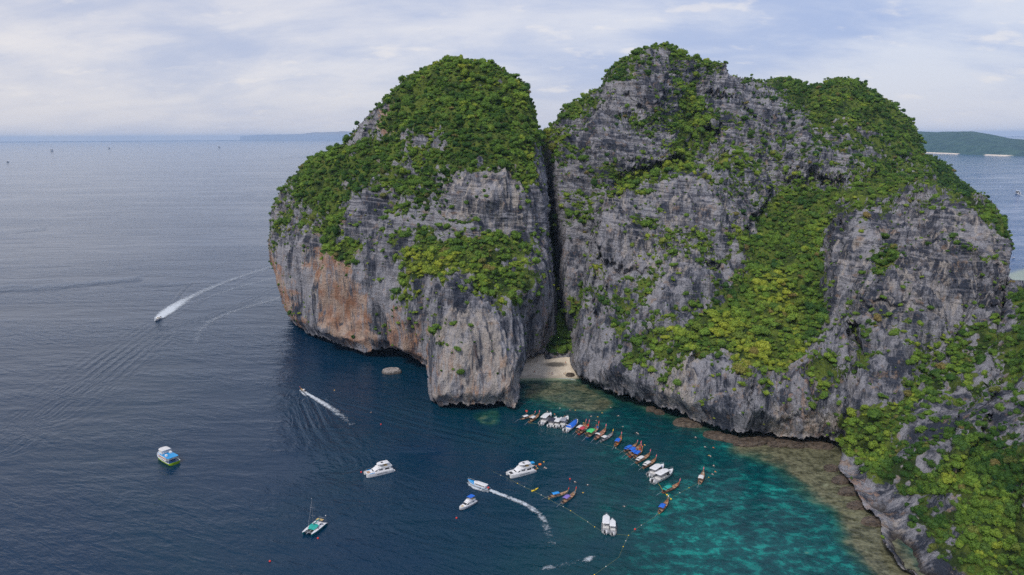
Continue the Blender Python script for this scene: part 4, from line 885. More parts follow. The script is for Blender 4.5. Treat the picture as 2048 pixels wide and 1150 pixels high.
def tour_boat(stern, bow):
    e, L = place('tour_boat', stern, bow, 15.0); tag(e, 'long white tour boat with a full length roof, under way with a foaming wake', 'tour boat')
    xs = [-7.5, -6, -2, 2, 5, 6.8, 8.0]; w = [1.5, 1.65, 1.75, 1.7, 1.3, .7, .08]; zt = [1.0, 1.0, 1.05, 1.2, 1.6, 1.95, 2.3]; zb = [-.4, -.5, -.5, -.5, -.3, .2, 1.4]
    G().loft([[(x, -a, t_), (x, -a*.9, .4), (x, -a*.3, b), (x, a*.3, b), (x, a*.9, .4), (x, a, t_)] for x, a, t_, b in zip(xs, w, zt, zb)]).build('hull', WHITE, e, True)
    G().loft([[(x, -a*.95, t_+.02), (x, -a*.6, t_+.06), (x, a*.6, t_+.06), (x, a*.95, t_+.02)] for x, a, t_ in zip(xs[3:], w[3:], zt[3:])], cap=False).build('foredeck', LBLUE, e)
    for sg in (-1, 1):
        G().tube([(x, sg*a, t_+.02) for x, a, t_ in zip(xs, w, zt)], .08, 5).build('blue_gunwale', LBLUE, e)
        G().tube([(3, sg*1.5, 2.0), (5, sg*1.25, 2.4), (6.8, sg*.7, 2.75), (7.9, 0, 3.0)], .04, 5).build('bow_rail', WHITE, e)
    cb = G().box(-5.4, 2.6, -1.45, 1.45, 1.0, 2.45, .25, .12).build('cabin', WHITE, e)
    for sg in (-1, 1):
        for k in range(7): G().add([(-4.9+k*1.0, sg*1.415, 1.55), (-4.15+k*1.0, sg*1.415, 1.55), (-4.15+k*1.0, sg*1.365, 2.15), (-4.9+k*1.0, sg*1.365, 2.15)], [[0, 1, 2, 3]]).build('window', DARK, cb)
    G().slab(roundrect(-5.9, 3.2, 1.6, 1.5, .25, .05), 2.45, 2.62, .1).build('roof', WHITE, e)
    for y in (-.45, .45): G().tube([(-5.6, y, 2.72), (2.2, y, 2.76)], .04, 4).build('roof_rail', GREY, e)
    G().box(-7.2, -5.6, -1.3, 1.3, .6, .75).build('stern_deck', GREY, e)
    for k in (-.55, .55): G().box(-7.9, -7.2, k-.22, k+.22, .5, 1.35, .1).build('outboard_motor', BLACK, e)
    G().box(-7.0, -6.0, -1.2, -.4, .75, 1.4).build('crate_seat', RED, e)
    return e
def yacht(stern, bow):
    e, L = place('motor_yacht', stern, bow, 13.0); tag(e, 'white motor yacht with a bright blue awning over its upper deck', 'yacht')
    xs = [-6.5, -5, -1, 2, 4.4, 5.8, 6.5]; w = [1.9, 2.05, 2.15, 2.05, 1.5, .8, .12]; zt = [1.4, 1.4, 1.5, 1.7, 1.9, 2.05, 2.1]; zb = [-.4, -.5, -.6, -.6, -.3, .2, 1.0]
    G().loft([[(x, -a, t_), (x, -a*.92, .6), (x, -a*.4, b), (x, a*.4, b), (x, a*.92, .6), (x, a, t_)] for x, a, t_, b in zip(xs, w, zt, zb)]).build('hull', WHITE, e, True)
    G().loft([[(x, -a*.96, t_+.01), (x, -a*.5, t_+.06), (x, a*.5, t_+.06), (x, a*.96, t_+.01)] for x, a, t_ in zip(xs, w, zt)], cap=False).build('deck', WHITE, e)
    G().box(3.3, 5.0, -.7, .7, 1.95, 2.05, .1, .15).build('sun_pad', TAN, e)
    G().tube([(-6.5, 0, .55), (-6.2, 0, .55)], .02, 4).build('stern_line', STEEL, e)
    cb = G().loft([[(x, -y, 1.5), (x, -y*.93, z_), (x, y*.93, z_), (x, y, 1.5)] for x, y, z_ in ((-4.2, 1.75, 3.1), (-1, 1.8, 3.15), (1.2, 1.6, 3.0), (2.9, 1.1, 1.8))]).build('cabin', WHITE, e)
    for sg in (-1, 1): G().add([(-3.4, sg*1.76, 2.1), (1.3, sg*1.62, 2.0), (2.3, sg*1.32, 2.0), (1.1, sg*1.56, 2.65), (-3.4, sg*1.70, 2.75)], [[0, 1, 2, 3, 4]]).build('side_window', DARK, cb)
    G().add([(1.5, -1.3, 2.87), (1.5, 1.3, 2.87), (2.5, 1.05, 2.22), (2.5, -1.05, 2.22)], [[0, 1, 2, 3]]).build('front_window', DARK, cb)
    G().box(-5.0, .4, -1.8, 1.8, 3.15, 3.25).build('flybridge_deck', WHITE, e)
    G().loft([[(x, -y, 3.2), (x, -y, z_), (x, y, z_), (x, y, 3.2)] for x, y, z_ in ((-1.2, 1.5, 3.9), (-.2, 1.3, 3.95), (.5, 1.0, 3.3))]).build('helm_cowl', WHITE, e)
    for sg in (-1, 1): G().box(-4.8, -1.2, sg*1.7-.05, sg*1.7+.05, 3.25, 3.8).build('bulwark', WHITE, e)
    G().box(-4.5, -3.4, -1.4, 1.4, 3.25, 3.65, .05, .05).build('sofa', TAN, e)
    G().loft([[(x, -1.6, 5.2), (x, -.8, 5.32), (x, 0, 5.38), (x, .8, 5.32), (x, 1.6, 5.2)] for x in (-4.8, -3, -1.0)]).build('blue_awning', BLUE, e)
    for x in (-4.6, -1.2):
        for sg in (-1.5, 1.5): G().tube([(x, sg, 3.25), (x, sg, 5.2)], .04, 5).build('awning_post', STEEL, e)
    G().tube([(-.8, 1.4, 3.9), (-1.0, 1.4, 6.6)], .04, 5).build('antenna', STEEL, e)
    G().box(-7.2, -6.4, -1.6, 1.6, .35, .5).build('swim_step', GREY, e)
    return e
def dive_boat(stern, bow):
    e, L = place('dive_boat', stern, bow, 14.0); tag(e, 'stubby tour ferry with lime green hull, blue upper deck and white roof', 'ferry')
    xs = [-7, -5, -1, 3, 5.4, 6.6, 7.2]; w = [2.5, 2.7, 2.8, 2.6, 1.8, .9, .15]; zt = [1.3, 1.3, 1.4, 1.7, 2.1, 2.4, 2.6]; zb = [-.4, -.5, -.6, -.5, -.2, .4, 1.5]
    G().loft([[(x, -a, t_), (x, -a*.94, .5), (x, -a*.4, b), (x, a*.4, b), (x, a*.94, .5), (x, a, t_)] for x, a, t_, b in zip(xs, w, zt, zb)]).build('hull', LIMEHULL, e, True)
    for sg in (-1, 1): G().tube([(x, sg*a, t_+.04) for x, a, t_ in zip(xs, w, zt)], .12, 5).build('rubbing_strake', WHITE, e)
    G().loft([[(x, -a*.95, t_+.03), (x, -a*.5, t_+.08), (x, a*.5, t_+.08), (x, a*.95, t_+.03)] for x, a, t_ in zip(xs[3:], w[3:], zt[3:])], cap=False).build('foredeck', LBLUE, e)
    G().box(-6.8, -3.2, -2.4, 2.4, 1.0, 1.15).build('dive_deck', NAVY, e)
    cb = G().box(-3.4, 4.0, -2.25, 2.25, 1.3, 3.3, .2, .12).build('cabin', WHITE, e)
    for sg in (-1, 1):
        G().box(-3.0, 3.6, sg*2.18-.03, sg*2.18+.03, 2.35, 2.5).build('red_band', RED, cb)
        for k in range(5): G().add([(-2.8+1.25*k, sg*2.215, 1.7), (-1.9+1.25*k, sg*2.215, 1.7), (-1.9+1.25*k, sg*2.205, 2.3), (-2.8+1.25*k, sg*2.205, 2.3)], [[0, 1, 2, 3]]).build('window', DARK, cb)
    G().slab(roundrect(-6.2, 4.3, 2.5, 2.4, .25, .04), 3.3, 3.45, .02).build('upper_deck', LBLUE, e)
    for x in (-6.0, -4.6):
        for sg in (-2.2, 2.2): G().tube([(x, sg, 1.2), (x, sg, 3.3)], .06, 5).build('deck_post', WHITE, e)
    for y0, y1, x0, x1 in ((-1.9, -1.0, -1.6, .2), (1.1, 1.9, -3.6, -2.2)): G().box(x0, x1, y0, y1, 3.5, 4.2, .06, .06).build('locker', WHITE, e)
    w_ = G().box(.6, 3.7, -1.9, 1.9, 3.45, 4.6, .3, .1).build('wheelhouse', WHITE, e); G().add([(3.62, -1.6, 3.9), (3.62, 1.6, 3.9), (3.42, 1.6, 4.45), (3.42, -1.6, 4.45)], [[0, 1, 2, 3]]).build('front_window', DARK, w_)
    G().slab(roundrect(.0, 4.2, 2.1, 2.0, .2, .04), 5.1, 5.25, .06).build('roof', OFFW, e)
    for x in (.2, 3.2):
        for sg in (-1.8, 1.8): G().tube([(x, sg, 3.5), (x, sg, 5.1)], .05, 5).build('roof_post', WHITE, e)
    G().tube([(-.1, -2.1, 3.45), (-.2, -2.0, 5.2), (-.2, 2.0, 5.2), (-.1, 2.1, 3.45)], .13, 6).build('roll_arch', WHITE, e)
    return e
GL = 'longtail boats moored along the float line'
longtail((1040,841),(1070,832),'leftmost longtail boat of the moored row, small white canopy, next to the rock pillar', length=.42, shift=.4, hull=TEALHULL)
longtail((1057.5,846),(1078.6,832),'second longtail boat from the left of the moored row, white canopy on brown hull', length=.42, shift=.6)
speedboat((1082,850.5),(1102,832),'speedboat with long white roof, leftmost of the speedboats in the moored row', rl=.56, motors=2)
speedboat((1098.5,855),(1112.6,839),'speedboat with dark open cockpit and black roof between white roofed boats', roof=paint('black_canvas',(0.03,0.035,0.06),.8), rl=.45)
speedboat((1110,856),(1123,840),'white roofed speedboat squeezed between the dark and the grey speedboats', rl=.5)
speedboat((1122,856),(1135.4,838),'grey roofed speedboat beside the one with the blue cover', roof=paint('grey_canvas',(0.30,0.31,0.36),.8), rl=.4, trim=paint('pale_grey_gelcoat',(0.5,0.5,0.54),.4))
speedboat((1131,864.5),(1155,846),'speedboat under a bright blue cover with white rim', roof=BLUE, cover=True)
longtail((1152.4,865.6),(1171.8,850.4),'longtail boat with white canopy next to the red one', length=.5, deck=PLANKS)
longtail((1157,869.7),(1178,852.7),'longtail boat with red canopy and pink trim', cover=paint('red_canvas',(0.50,0.05,0.08),.8), hull=RED, length=.45)
longtail((1170,869),(1192,858.6),'longtail boat with dark teal canopy behind the bright green one', cover=TEAL, length=.6, ribbon=RED)
longtail((1173.5,877.3),(1197,857.4),'longtail boat with bright green canopy', cover=LIME, length=.5, hull=paint('blue_hull',(0.03,0.14,0.4),.5), ribbon=RED)
longtail((1190,880.3),(1211.6,862),'open brown longtail boat with pinkish deck and tiny white awning', length=.16, shift=.2, deck=paint('rosy_planks',(0.48,0.25,0.18),.7))
longtail((1201,884.4),(1225.7,870.3),'grey longtail boat with short white canopy right of the open brown one', length=.36, hull=paint('grey_timber',(0.28,0.29,0.3),.6), deck=paint('grey_planks',(0.33,0.34,0.38),.7), ribbon=YEL)
longtail((1230.4,893.8),(1242.7,876.2),'lone orange longtail boat with blue canopy left of the blue cluster', cover=BLUE, length=.5, shift=.3, hull=WOOD, deck=paint('orange_planks',(0.62,0.26,0.06),.7))
longtail((1248.5,903.8),(1274.4,891.3),'blue canopied longtail boat, farthest left of the rafted cluster', cover=BLUE, length=.5, flap=True)
longtail((1254,910.9),(1281.4,895.2),'blue canopied longtail boat, second of the rafted cluster', cover=BLUE, length=.46, shift=.4)
longtail((1258.7,914.8),(1282,900),'red hulled longtail boat with blue canopy in the rafted cluster', cover=BLUE, length=.42, shift=.6, hull=RED)
longtail((1268,917),(1284.5,902.3),'short longtail boat with blue canopy at the right end of the rafted cluster', cover=BLUE, length=.6, shift=.2, ribbon=ORG)
longtail((1272,927.3),(1300,911.7),'longtail boat with white canopy just below the blue cluster', length=.42, flap=True)
longtail((1286,937.5),(1312,921.8),'longtail boat with white canopy just above the two large speedboats', length=.42, shift=.2, flap=True)
speedboat((1298.6,954),(1326.8,935),'white roofed speedboat with a blue bow, upper one of the large pair', rl=.58, bowpad=BLUE, motors=2, wide=1.15)
speedboat((1306.5,966.5),(1345.6,946),'large white speedboat with long roof and pointed bow, lower one of the pair', rl=.55, motors=3)
longtail((1325,986.8),(1359,971),'red hulled longtail boat with teal canopy beside the yellow float line', cover=TEAL, length=.42, hull=paint('rust_timber',(0.35,0.11,0.06),.6), flap=True)
longtail((1318,1027.5),(1336,1004),'longtail boat with bright blue canopy at the lower end of the yellow line', cover=BLUE, length=.45, ribbon=OFFW)
longtail((1398.8,969.6),(1406.7,947.7),'longtail boat with white canopy moored alone on the far right of the bay', length=.42, shift=.4, hull=paint('pale_timber',(0.42,0.38,0.32),.6))
longtail((1097,996.4),(1136.5,986.8),'longtail boat with two part light blue canopy near the middle float line', cover=paint('azure_canvas',(0.02,0.28,0.72),.7), length=.46, shift=.3, hull=paint('cream_hull',(0.55,0.48,0.34),.5), ribbon=RED)
longtail((1123.5,1008.7),(1151.6,987.5),'grey longtail boat with purple canopy near the middle float line', cover=PURP, length=.42, shift=.2, hull=paint('grey_timber',(0.28,0.29,0.3),.6), ribbon=RED)
power_cat((1068,941),(1016,954.7),'large white power catamaran with swimmers gathered at its stern', BLACK, False)
power_cat((787,939.6),(730.4,953.6),'large white power catamaran with blue deck stripes anchored in open water', PLANKS)
tour_boat((978,980.7),(937.5,966))
yacht((950.6,1004),(919,1021.7))
dive_boat((350,929.5),(320,912.5))
sail_cat((645,1046),(614,1072.5))
speedboat((1211,1068),(1213,1036),'left one of two white roofed speedboats side by side below the float line', rl=.58, rx=-2.6, motors=2)
speedboat((1225.6,1071),(1224.3,1043.5),'right one of two white roofed speedboats side by side below the float line', rl=.52, rx=-2.4, motors=2)
longtail((611,784),(600.5,778.5),'lone longtail boat under way off the dome with a white wake', length=.3, group='boats under way', deck=TAN)
speedboat((321,636.5),(311,643),'small speedboat racing across open water ahead of a broad wake', rl=.35, group='boats under way', motors=2)
FARG = 'tiny boats far out on the sea'
for a, b, lb in (((104.4,302.7),(102.6,303.0),'tiny white boat far out near the left horizon'),((218.8,297.9),(217.2,298.1),'tiny white boat on the horizon sea, second from the left'),((439,295.5),(437.4,295.7),'tiny white boat on the horizon sea left of the dome'),((16.5,324.8),(14.5,325.2),'tiny white boat at the left picture edge with a thin wake'),((2038,389),(2032,387),'tiny white boat racing on the strait right of the island'),((2029,516.5),(2023,517.2),'tiny white boat tucked behind the right end of the massif')):
    speedboat(a, b, lb, group=FARG, rl=.5)
# ------------------------------------------------------------ float lines, buoys
def float_line(name, label, pts, matrope=ROPE, fr=0.22, gap=7.0, fm=(OFFW, YEL)):
    W3 = [ground(np.array(float(a)), np.array(float(b))) for a, b in pts]; o = W3[0]
    e = empty(name, (o[0], o[1], 0)); tag(e, label, 'float line', 'float lines of the bay')
    P = [(w[0]-o[0], w[1]-o[1], 0.06) for w in W3]; Q = [P[0]]
    for a, b in zip(P[:-1], P[1:]):
        n = max(1, int(math.hypot(b[0]-a[0], b[1]-a[1])/4))
        for k in range(1, n+1): t_ = k/n; Q.append((a[0]+(b[0]-a[0])*t_+random.uniform(-.15, .15), a[1]+(b[1]-a[1])*t_+random.uniform(-.15, .15), .06))
    G().tube(Q, 0.04, 5).build('rope', matrope, e)
    me = [G().ball((0, 0, 0), fr, fr, fr*.8, ICO1).build('float', m_, e) for m_ in fm]
    acc = 0; nxt = gap*.5; kf = 0
    for a, b in zip(Q[:-1], Q[1:]):
        acc += math.hypot(b[0]-a[0], b[1]-a[1])
        if acc > nxt:
            f = me[kf % 2] if kf < 2 else me[kf % 2].copy()
            if kf >= 2: COL.objects.link(f); f.parent = e
            f.location = (b[0], b[1], .1); kf += 1; nxt += gap*random.uniform(.5, 1.6)
    return e
float_line('float_line', 'long float line running diagonally past the large catamaran to the paired speedboats', [(987,944),(1017,957.5),(1035,967),(1064,981),(1083,990),(1098,998.5),(1141,1021.7),(1175,1044),(1205,1064),(1235,1069),(1257,1071)])
float_line('float_line', 'float line leading from the paired speedboats down to the lower picture edge', [(1257,1071),(1246.5,1094),(1237,1115),(1211,1133),(1189,1150),(1170,1166)])
float_line('float_line', 'float line between the blue longtail and the lone boat on the right', [(1345,995),(1360,986),(1378,976),(1398,966),(1417,955)])
float_line('float_line', 'thin line of floats from the paired speedboats up to the blue longtail', [(1262,1066),(1282,1051),(1300,1040),(1318,1027)], gap=10)
float_line('float_line', 'mooring line strung behind the sterns of the longtail row', [(1200,885),(1231,896),(1249,906),(1266,922),(1288,940)], gap=12)
float_line('float_line', 'short mooring line behind the two leftmost longtail boats', [(1060,846),(1077,848)], gap=6)
float_line('float_line', 'bright yellow float line beside the large speedboats', [(1316,965),(1326,982),(1334,990),(1342,998)], matrope=YEL, fr=.45, gap=3.0, fm=(YEL, YEL))
def buoy(px, py, label, m_=RED, r_=.42):
    p = ground(np.array(float(px)), np.array(float(py))); e = empty('buoy', (p[0], p[1], 0)); tag(e, label, 'buoy', 'mooring buoys')
    G().ball((0, 0, .15), r_, r_, r_*.9).build('ball', m_, e, True); G().tube([(0, 0, .5), (0, 0, .95)], .06, 5).build('lifting_ring', STEEL, e)
for a in ((913,1036.5,'red buoy ahead of the yacht with the blue awning'),(636,1077,'red buoy beside the sailing catamaran'),(540,1123,'red buoy floating alone at the bottom left'),(722.5,944.7,'dark red buoy at the bow of the striped catamaran'),(1140,958.5,'red buoy floating alone right of the big catamaran'),(762,849,'small red and white buoy near the wave train of the lone longtail'),(1270,1059,'orange buoy just right of the paired speedboats')):
    buoy(a[0], a[1], a[2])
# ------------------------------------------------------------ people
def figure(name, joints, bones, radii):
    me = bpy.data.meshes.new(name); me.from_pydata(joints, bones, []); o = bpy.data.objects.new(name, me); COL.objects.link(o)
    md = o.modifiers.new('skin', 'SKIN'); 
    for k, r_ in enumerate(radii): me.skin_vertices[0].data[k].radius = (r_, r_)
    me.skin_vertices[0].data[0].use_root = True
    sd = o.modifiers.new('sub', 'SUBSURF'); sd.levels = 1; sd.render_levels = 1
    dg = bpy.context.evaluated_depsgraph_get(); out = bpy.data.meshes.new_from_object(o.evaluated_get(dg)); bpy.data.objects.remove(o); out.name = name
    for p in out.polygons: p.use_smooth = True
    return out
def body_joints(pose):
    if pose == 'stand': J = [(0,0,.95),(0,0,1.2),(0,0,1.42),(0,0,1.52),(0,.01,1.66),(.2,0,1.40),(.27,.03,1.12),(.25,.14,.88),(-.2,0,1.40),(-.28,.0,1.12),(-.27,.08,.86),(.10,0,.90),(.12,.03,.50),(.12,-.02,.06),(.13,.14,.03),(-.10,0,.90),(-.13,.10,.50),(-.14,.02,.06),(-.15,.18,.03)]
    else: J = [(0,0,.0),(0,.25,.06),(0,.45,.10),(0,.56,.16),(0,.68,.26),(.2,.44,.08),(.42,.52,.02),(.50,.74,.02),(-.2,.44,.08),(-.44,.40,.0),(-.55,.60,.02),(.10,-.05,-.02),(.15,-.45,-.12),(.2,-.85,-.04),(.2,-.98,-.05),(-.10,-.05,-.02),(-.22,-.42,-.05),(-.18,-.80,-.16),(-.18,-.95,-.18)]
    Bn = [(0,1),(1,2),(2,3),(3,4),(2,5),(5,6),(6,7),(2,8),(8,9),(9,10),(0,11),(11,12),(12,13),(13,14),(0,15),(15,16),(16,17),(17,18)]
    return J, Bn, [.14,.13,.14,.055,.115,.06,.045,.035,.06,.045,.035,.09,.065,.042,.035,.09,.065,.042,.035]
STAND = figure('body', *body_joints('stand')); STAND.materials.append(SKIN)
SWIM = figure('body', *body_joints('swim')); SWIM.materials.append(SKIN)
def person(p, rz, label, group, swim, cloth, hair=None):
    e = empty('person', p, rz, 1.0); tag(e, label, 'person', group); link('body', SWIM if swim else STAND, None, e)
    if swim: G().loft([[(-.2, y, .02), (-.21, y, .20), (0, y, .27), (.21, y, .20), (.2, y, .02)] for y in (.08, .28, .46)]).build('swim_vest', cloth, e); G().ball((0, .68, .31), .11, .12, .10, ICO1).build('hair', BLACK, e)
    else: G().loft([[(x*.2+.0, y*.15, z_) for x, y in ((1, 0), (.7, .8), (0, 1), (-.7, .8), (-1, 0), (-.7, -.8), (0, -1), (.7, -.8))] for z_ in (.70, .85, 1.02)], closed=True).build('swimwear', cloth, e); G().ball((0, -.01, 1.72), .105, .12, .09, ICO1).build('hair', BLACK, e)
sw = [(1053.5,824.5,'red'),(1119,816.5,''),(1140,820,''),(1150,820.5,''),(1094.4,823,''),(1109.7,829,'red'),(1129,833,'red'),(1126,835,''),(1181.7,833,''),(1194.6,834,''),(1193,841,''),(1246,853,''),(1168,846.5,''),(1272.8,865.5,''),(1276.7,868,''),(1290,890.5,''),(1411,894,''),(1427.8,895.7,'red'),(1418.4,911,''),(1421.5,913,''),(1427.8,932,''),(1431.7,943.8,'red'),(1426,949,''),(1249,1012.6,''),(1088,924.6,''),(1088.7,935.5,''),(1091.6,936.5,''),(1075.7,937,''),(1151,964,''),(1176,969.7,''),(1166.6,985.5,''),(1066,925.5,'red'),(1070.5,939.6,'red'),(1072.5,933,'red'),(1068.5,931,''),(742,824.5,''),(669,781,''),(1392,875,''),(1222,815,''),(1205,826,''),(1236,832,'')]
near_things = [('the big catamaran', 1075, 933, 28), ('the leftmost longtail boats', 1060, 832, 26), ('the row of speedboats', 1120, 830, 34), ('the red and green longtails', 1185, 838, 30), ('the lone right hand longtail', 1423, 925, 60), ('the blue cluster of longtails', 1275, 880, 34), ('the two middle longtails', 1160, 975, 34)]
for k, (x, y, c_) in enumerate(sw):
    nt_ = [t_ for t_ in near_things if math.hypot(x-t_[1], y-t_[2]) < t_[3]]; nm = nt_[0][0] if nt_ else 'the rock pillar' if x < 900 else 'the open bay boats'
    cc = 'an orange vest' if c_ else 'a pale vest' if k % 3 else 'a yellow vest'
    p = ground(np.array(float(x)), np.array(float(y)))
    person((p[0], p[1], .02), random.uniform(0, 6.28), 'swimmer in %s floating near %s' % (cc, nm), 'swimmers in %s near %s' % (cc[2:].strip(), nm), True, ORG if c_ else OFFW if k % 3 else YEL)
def onbeach(px, py):
    for z_ in np.linspace(0, 4, 41):
        p = ground(np.array(float(px)), np.array(float(py)), z_); sh_y = 452.0
        if 0.065*(p[1]-BEACHY(p[0])) <= z_: return p
    return p
_sh = ground(np.array([1046., 1100., 1148.]), np.array([757., 756., 757.]))
BEACHY = lambda x: float(np.interp(x, _sh[:, 0], _sh[:, 1]))
for px_, py_, lb, cl in ((1068,746,'person in dark shorts standing on the left of the beach',SHORT),(1069.5,745,'person in red swimwear beside another at the left of the beach',RED),(1098,749.5,'person near the water in the middle of the beach',SHORT),(1103,749,'person in pale shorts near the middle of the beach',OFFW),(1105.5,749.5,'person in blue swimwear near the middle of the beach',BLUE),(1128,750,'person near the water on the right of the beach',SHORT),(1131,749,'person in yellow swimwear on the right of the beach',YEL),(1131,727,'person walking high on the sand at the right',RED),(1074,724,'person by the rocks at the upper left of the beach',SHORT)):
    p = onbeach(px_, py_); person((p[0], p[1], p[2]-.05), random.uniform(0, 6.28), lb, 'people on the beach', False, cl)
def ring_float(px, py, label, m_):
    p = ground(np.array(float(px)), np.array(float(py))); n, k_ = 14, 6; V = []; F = []
    for i in range(n):
        for j in range(k_):
            a, b = i*2*math.pi/n, j*2*math.pi/k_; r_ = .55+.2*math.cos(b); V.append((r_*math.cos(a), r_*math.sin(a), .2+.28*math.sin(b)))
    F = [[i*k_+j, ((i+1) % n)*k_+j, ((i+1) % n)*k_+(j+1) % k_, i*k_+(j+1) % k_] for i in range(n) for j in range(k_)]
    o = G().add(V, F).build('ring_float', m_, None, True); o.location = (p[0], p[1], 0); tag(o, label, 'swim ring')
ring_float(1079.8,929.4,'orange swim ring floating off the big catamaran', ORG)
ring_float(1053,822.5,'red swim ring by the leftmost longtail boats', RED)
def mat_float():
    p = ground(np.array(1062.), np.array(926.)); o = G().box(-1.6, 1.6, -.9, .9, 0, .35, .15, .15).build('inflatable_raft', LBLUE, None); o.location = (p[0], p[1], 0); o.rotation_euler.z = .5; tag(o, 'blue inflatable raft floating beside the big catamaran stern', 'raft')
mat_float()
def kayak():
    p = ground(np.array(1070.), np.array(980.5)); e = empty('kayak', (p[0], p[1], .1), .8); tag(e, 'small yellow kayak beside the diagonal float line', 'kayak')
    G().loft([[(x, -w_, .25+.1*abs(x)/2), (x, -w_*.6, -.1), (x, w_*.6, -.1), (x, w_, .25+.1*abs(x)/2)] for x, w_ in ((-2.2, .04), (-1.2, .34), (0, .42), (1.2, .34), (2.2, .04))], closed=True).build('hull', YEL, e, True); G().box(-.5, .1, -.2, .2, .2, .4).build('seat', BLACK, e)
kayak()
# ------------------------------------------------------------ rocks
def boulder_mat():
    t = NT('wet_boulder_rock'); p = t.pos(); n = t.noise(p, 0.5, 6, 0.7); n2 = t.noise(t.V('MULTIPLY', p, (0.3, 0.3, 1.5)), 1.0, 4, 0.6)
    c = t.mix(t.rng(n, 0.35, 0.65), (0.035, 0.026, 0.020), (0.115, 0.085, 0.062)); c = t.mix(t.M('MULTIPLY', t.rng(n2, 0.5, 0.6), 0.3), c, (0.20, 0.17, 0.13))
    t.put(t.b.inputs['Base Color'], c); t.b.inputs['Roughness'].default_value = 0.6; t.bump(n, 1.0, 1.2); return t.mat
M_BOULDER = boulder_mat()
def rock(px, py, lx, ly, lz, label, sink=.35, seed=0, group=None, name='boulder', rot=0.0):
    v, f = ico(4); d = 1+.30*fbm(v*1.3+seed*7.7, 4)+.10*fbm(v*4.0+seed, 3, ridged=True); v = v*d[:, None]
    v[:, 2] = np.where(v[:, 2] > 0, np.minimum(v[:, 2], .62+.12*perlin(v*2.0+seed)), v[:, 2]); v = v*np.array([lx/2, ly/2, lz])
    p = ground(np.array(float(px)), np.array(float(py))); me = mesh_np(name, v, f); attr(me, 'veg', np.zeros(len(v))); attr(me, 'tint', np.full(len(v), 0.1 if px < 900 else 0.55)); attr(me, 'pale', np.full(len(v), 0.8 if px < 900 else -0.4))
    o = link(name, me, M_CLIFF if px < 900 else M_BOULDER); o.location = (p[0], p[1], -lz*sink+.2); o.rotation_euler.z = rot; tag(o, label, 'rock', group)
rock(784, 745, 12, 8.5, 4.6, 'lone pale flat topped rock in the dark water before the arch', .15, 1, name='sea_rock')
for k, (x, y, a, b, h, lb) in enumerate(((1376,846,13,7,2.6,'long brown wave cut slab, leftmost under the massif overhang'),(1302,818,5,4,2.0,'small dark boulder under the massif wall, left of the long slab'),(1318,824,5,4,2.0,'small dark boulder next to another under the massif wall'),(1434,872,13,6,2.4,'wide brown boulder under the overhang, second big one from the left'),(1466,879,10,5,2.2,'brown boulder in the middle of the undercut shore'),(1502,884,16,6,2.4,'broad low brown boulder below the central cliff'),(1530,880,8,5,2.4,'rounded brown boulder beside the broad low one'),(1562,886,12,5,2.4,'brown boulder below the orange stained cliff foot'),(1592,889,8,5,2.0,'small brown boulder near the right end of the undercut shore'),(1632,890,14,5,2.2,'long brown boulder at the right end of the undercut shore'),(1662,939,6,4,1.9,'isolated dark boulder at the corner of the near slope'),(1685,962,9,5,1.6,'dark slab on the reef below the near slope corner'),(1700,985,10,5,1.5,'dark slab on the reef, farther down the near shore'),(1716,1012,8,5,1.4,'dark rubble slab where the near shore bends'),(1745,1045,8,5,1.4,'low dark rock at the foot of the pale cliff'),(1060,722,5,3,1.6,'flat grey rock at the left top of the beach'),(1140,752,5,4,1.8,'dark rock at the right end of the beach'))):
    rock(x, y+(3 if y < 900 and x > 1200 else 0), a*1.15, b*1.2, h*1.6, lb, .12, k+2, 'boulders along the undercut shore', rot=random.uniform(-.4, .4)+(-.5 if 1350 < x < 1500 else 0))
# ------------------------------------------------------------ wakes: sheets of foam lying on the sea
def foam_mat():
    t = NT('sea_foam'); p = t.pos(); a = t.attr('foam').outputs['Fac']
    n = t.M('ADD', t.M('MULTIPLY', t.noise(p, 0.9, 5, 0.7), 0.6), t.M('MULTIPLY', t.noise(p, 0.28, 4, 0.6), 0.4))
    al = t.rng(t.M('ADD', a, t.M('MULTIPLY', t.M('SUBTRACT', n, 0.5), 2.6)), 0.34, 1.18, 0.0, 0.88)
    t.b.inputs['Base Color'].default_value = (0.62, 0.68, 0.74, 1); t.b.inputs['Roughness'].default_value = 0.7; t.put(t.b.inputs['Alpha'], t.M('MULTIPLY', al, t.rng(a, 0.0, 0.25))); return t.mat
M_FOAM = foam_mat()
def wake(label, pts, name='wake_foam'):
    # pts: px, py, half width (m), strength
    W3 = np.array([ground(np.array(float(a[0])), np.array(float(a[1]))) for a in pts]); hw = np.array([a[2] for a in pts]); st2_ = np.array([a[3] for a in pts])
    s = np.concatenate([[0], np.cumsum(np.hypot(*(np.diff(W3[:, :2], axis=0).T)))]); n = max(12, int(s[-1]/1.5)); q = np.linspace(0, s[-1], n)
    X = np.interp(q, s, W3[:, 0]); Y = np.interp(q, s, W3[:, 1])
    for _ in range(6): X[1:-1] = (X[:-2]+X[1:-1]*2+X[2:])/4; Y[1:-1] = (Y[:-2]+Y[1:-1]*2+Y[2:])/4
    H = np.interp(q, s, hw); S = np.interp(q, s, st2_); tx = np.gradient(X); ty = np.gradient(Y); l = np.hypot(tx, ty); nx, ny = -ty/l, tx/l
    m_ = 9; V = []; Fm = []
    for j in range(m_):
        u = -1+2*j/(m_-1); V.append(np.column_stack([X+nx*u*H, Y+ny*u*H, np.full(n, .12+.18*(1-u*u))])); Fm.append(S*(1-u*u))
    i = np.arange(n*m_).reshape(m_, n); Q = np.stack([i[:-1, :-1], i[:-1, 1:], i[1:, 1:], i[1:, :-1]], -1).reshape(-1, 4)
    me = mesh_np(name, np.concatenate(V), Q); attr(me, 'foam', np.concatenate(Fm)); o = link(name, me, M_FOAM); tag(o, label, 'wake', kind='stuff')
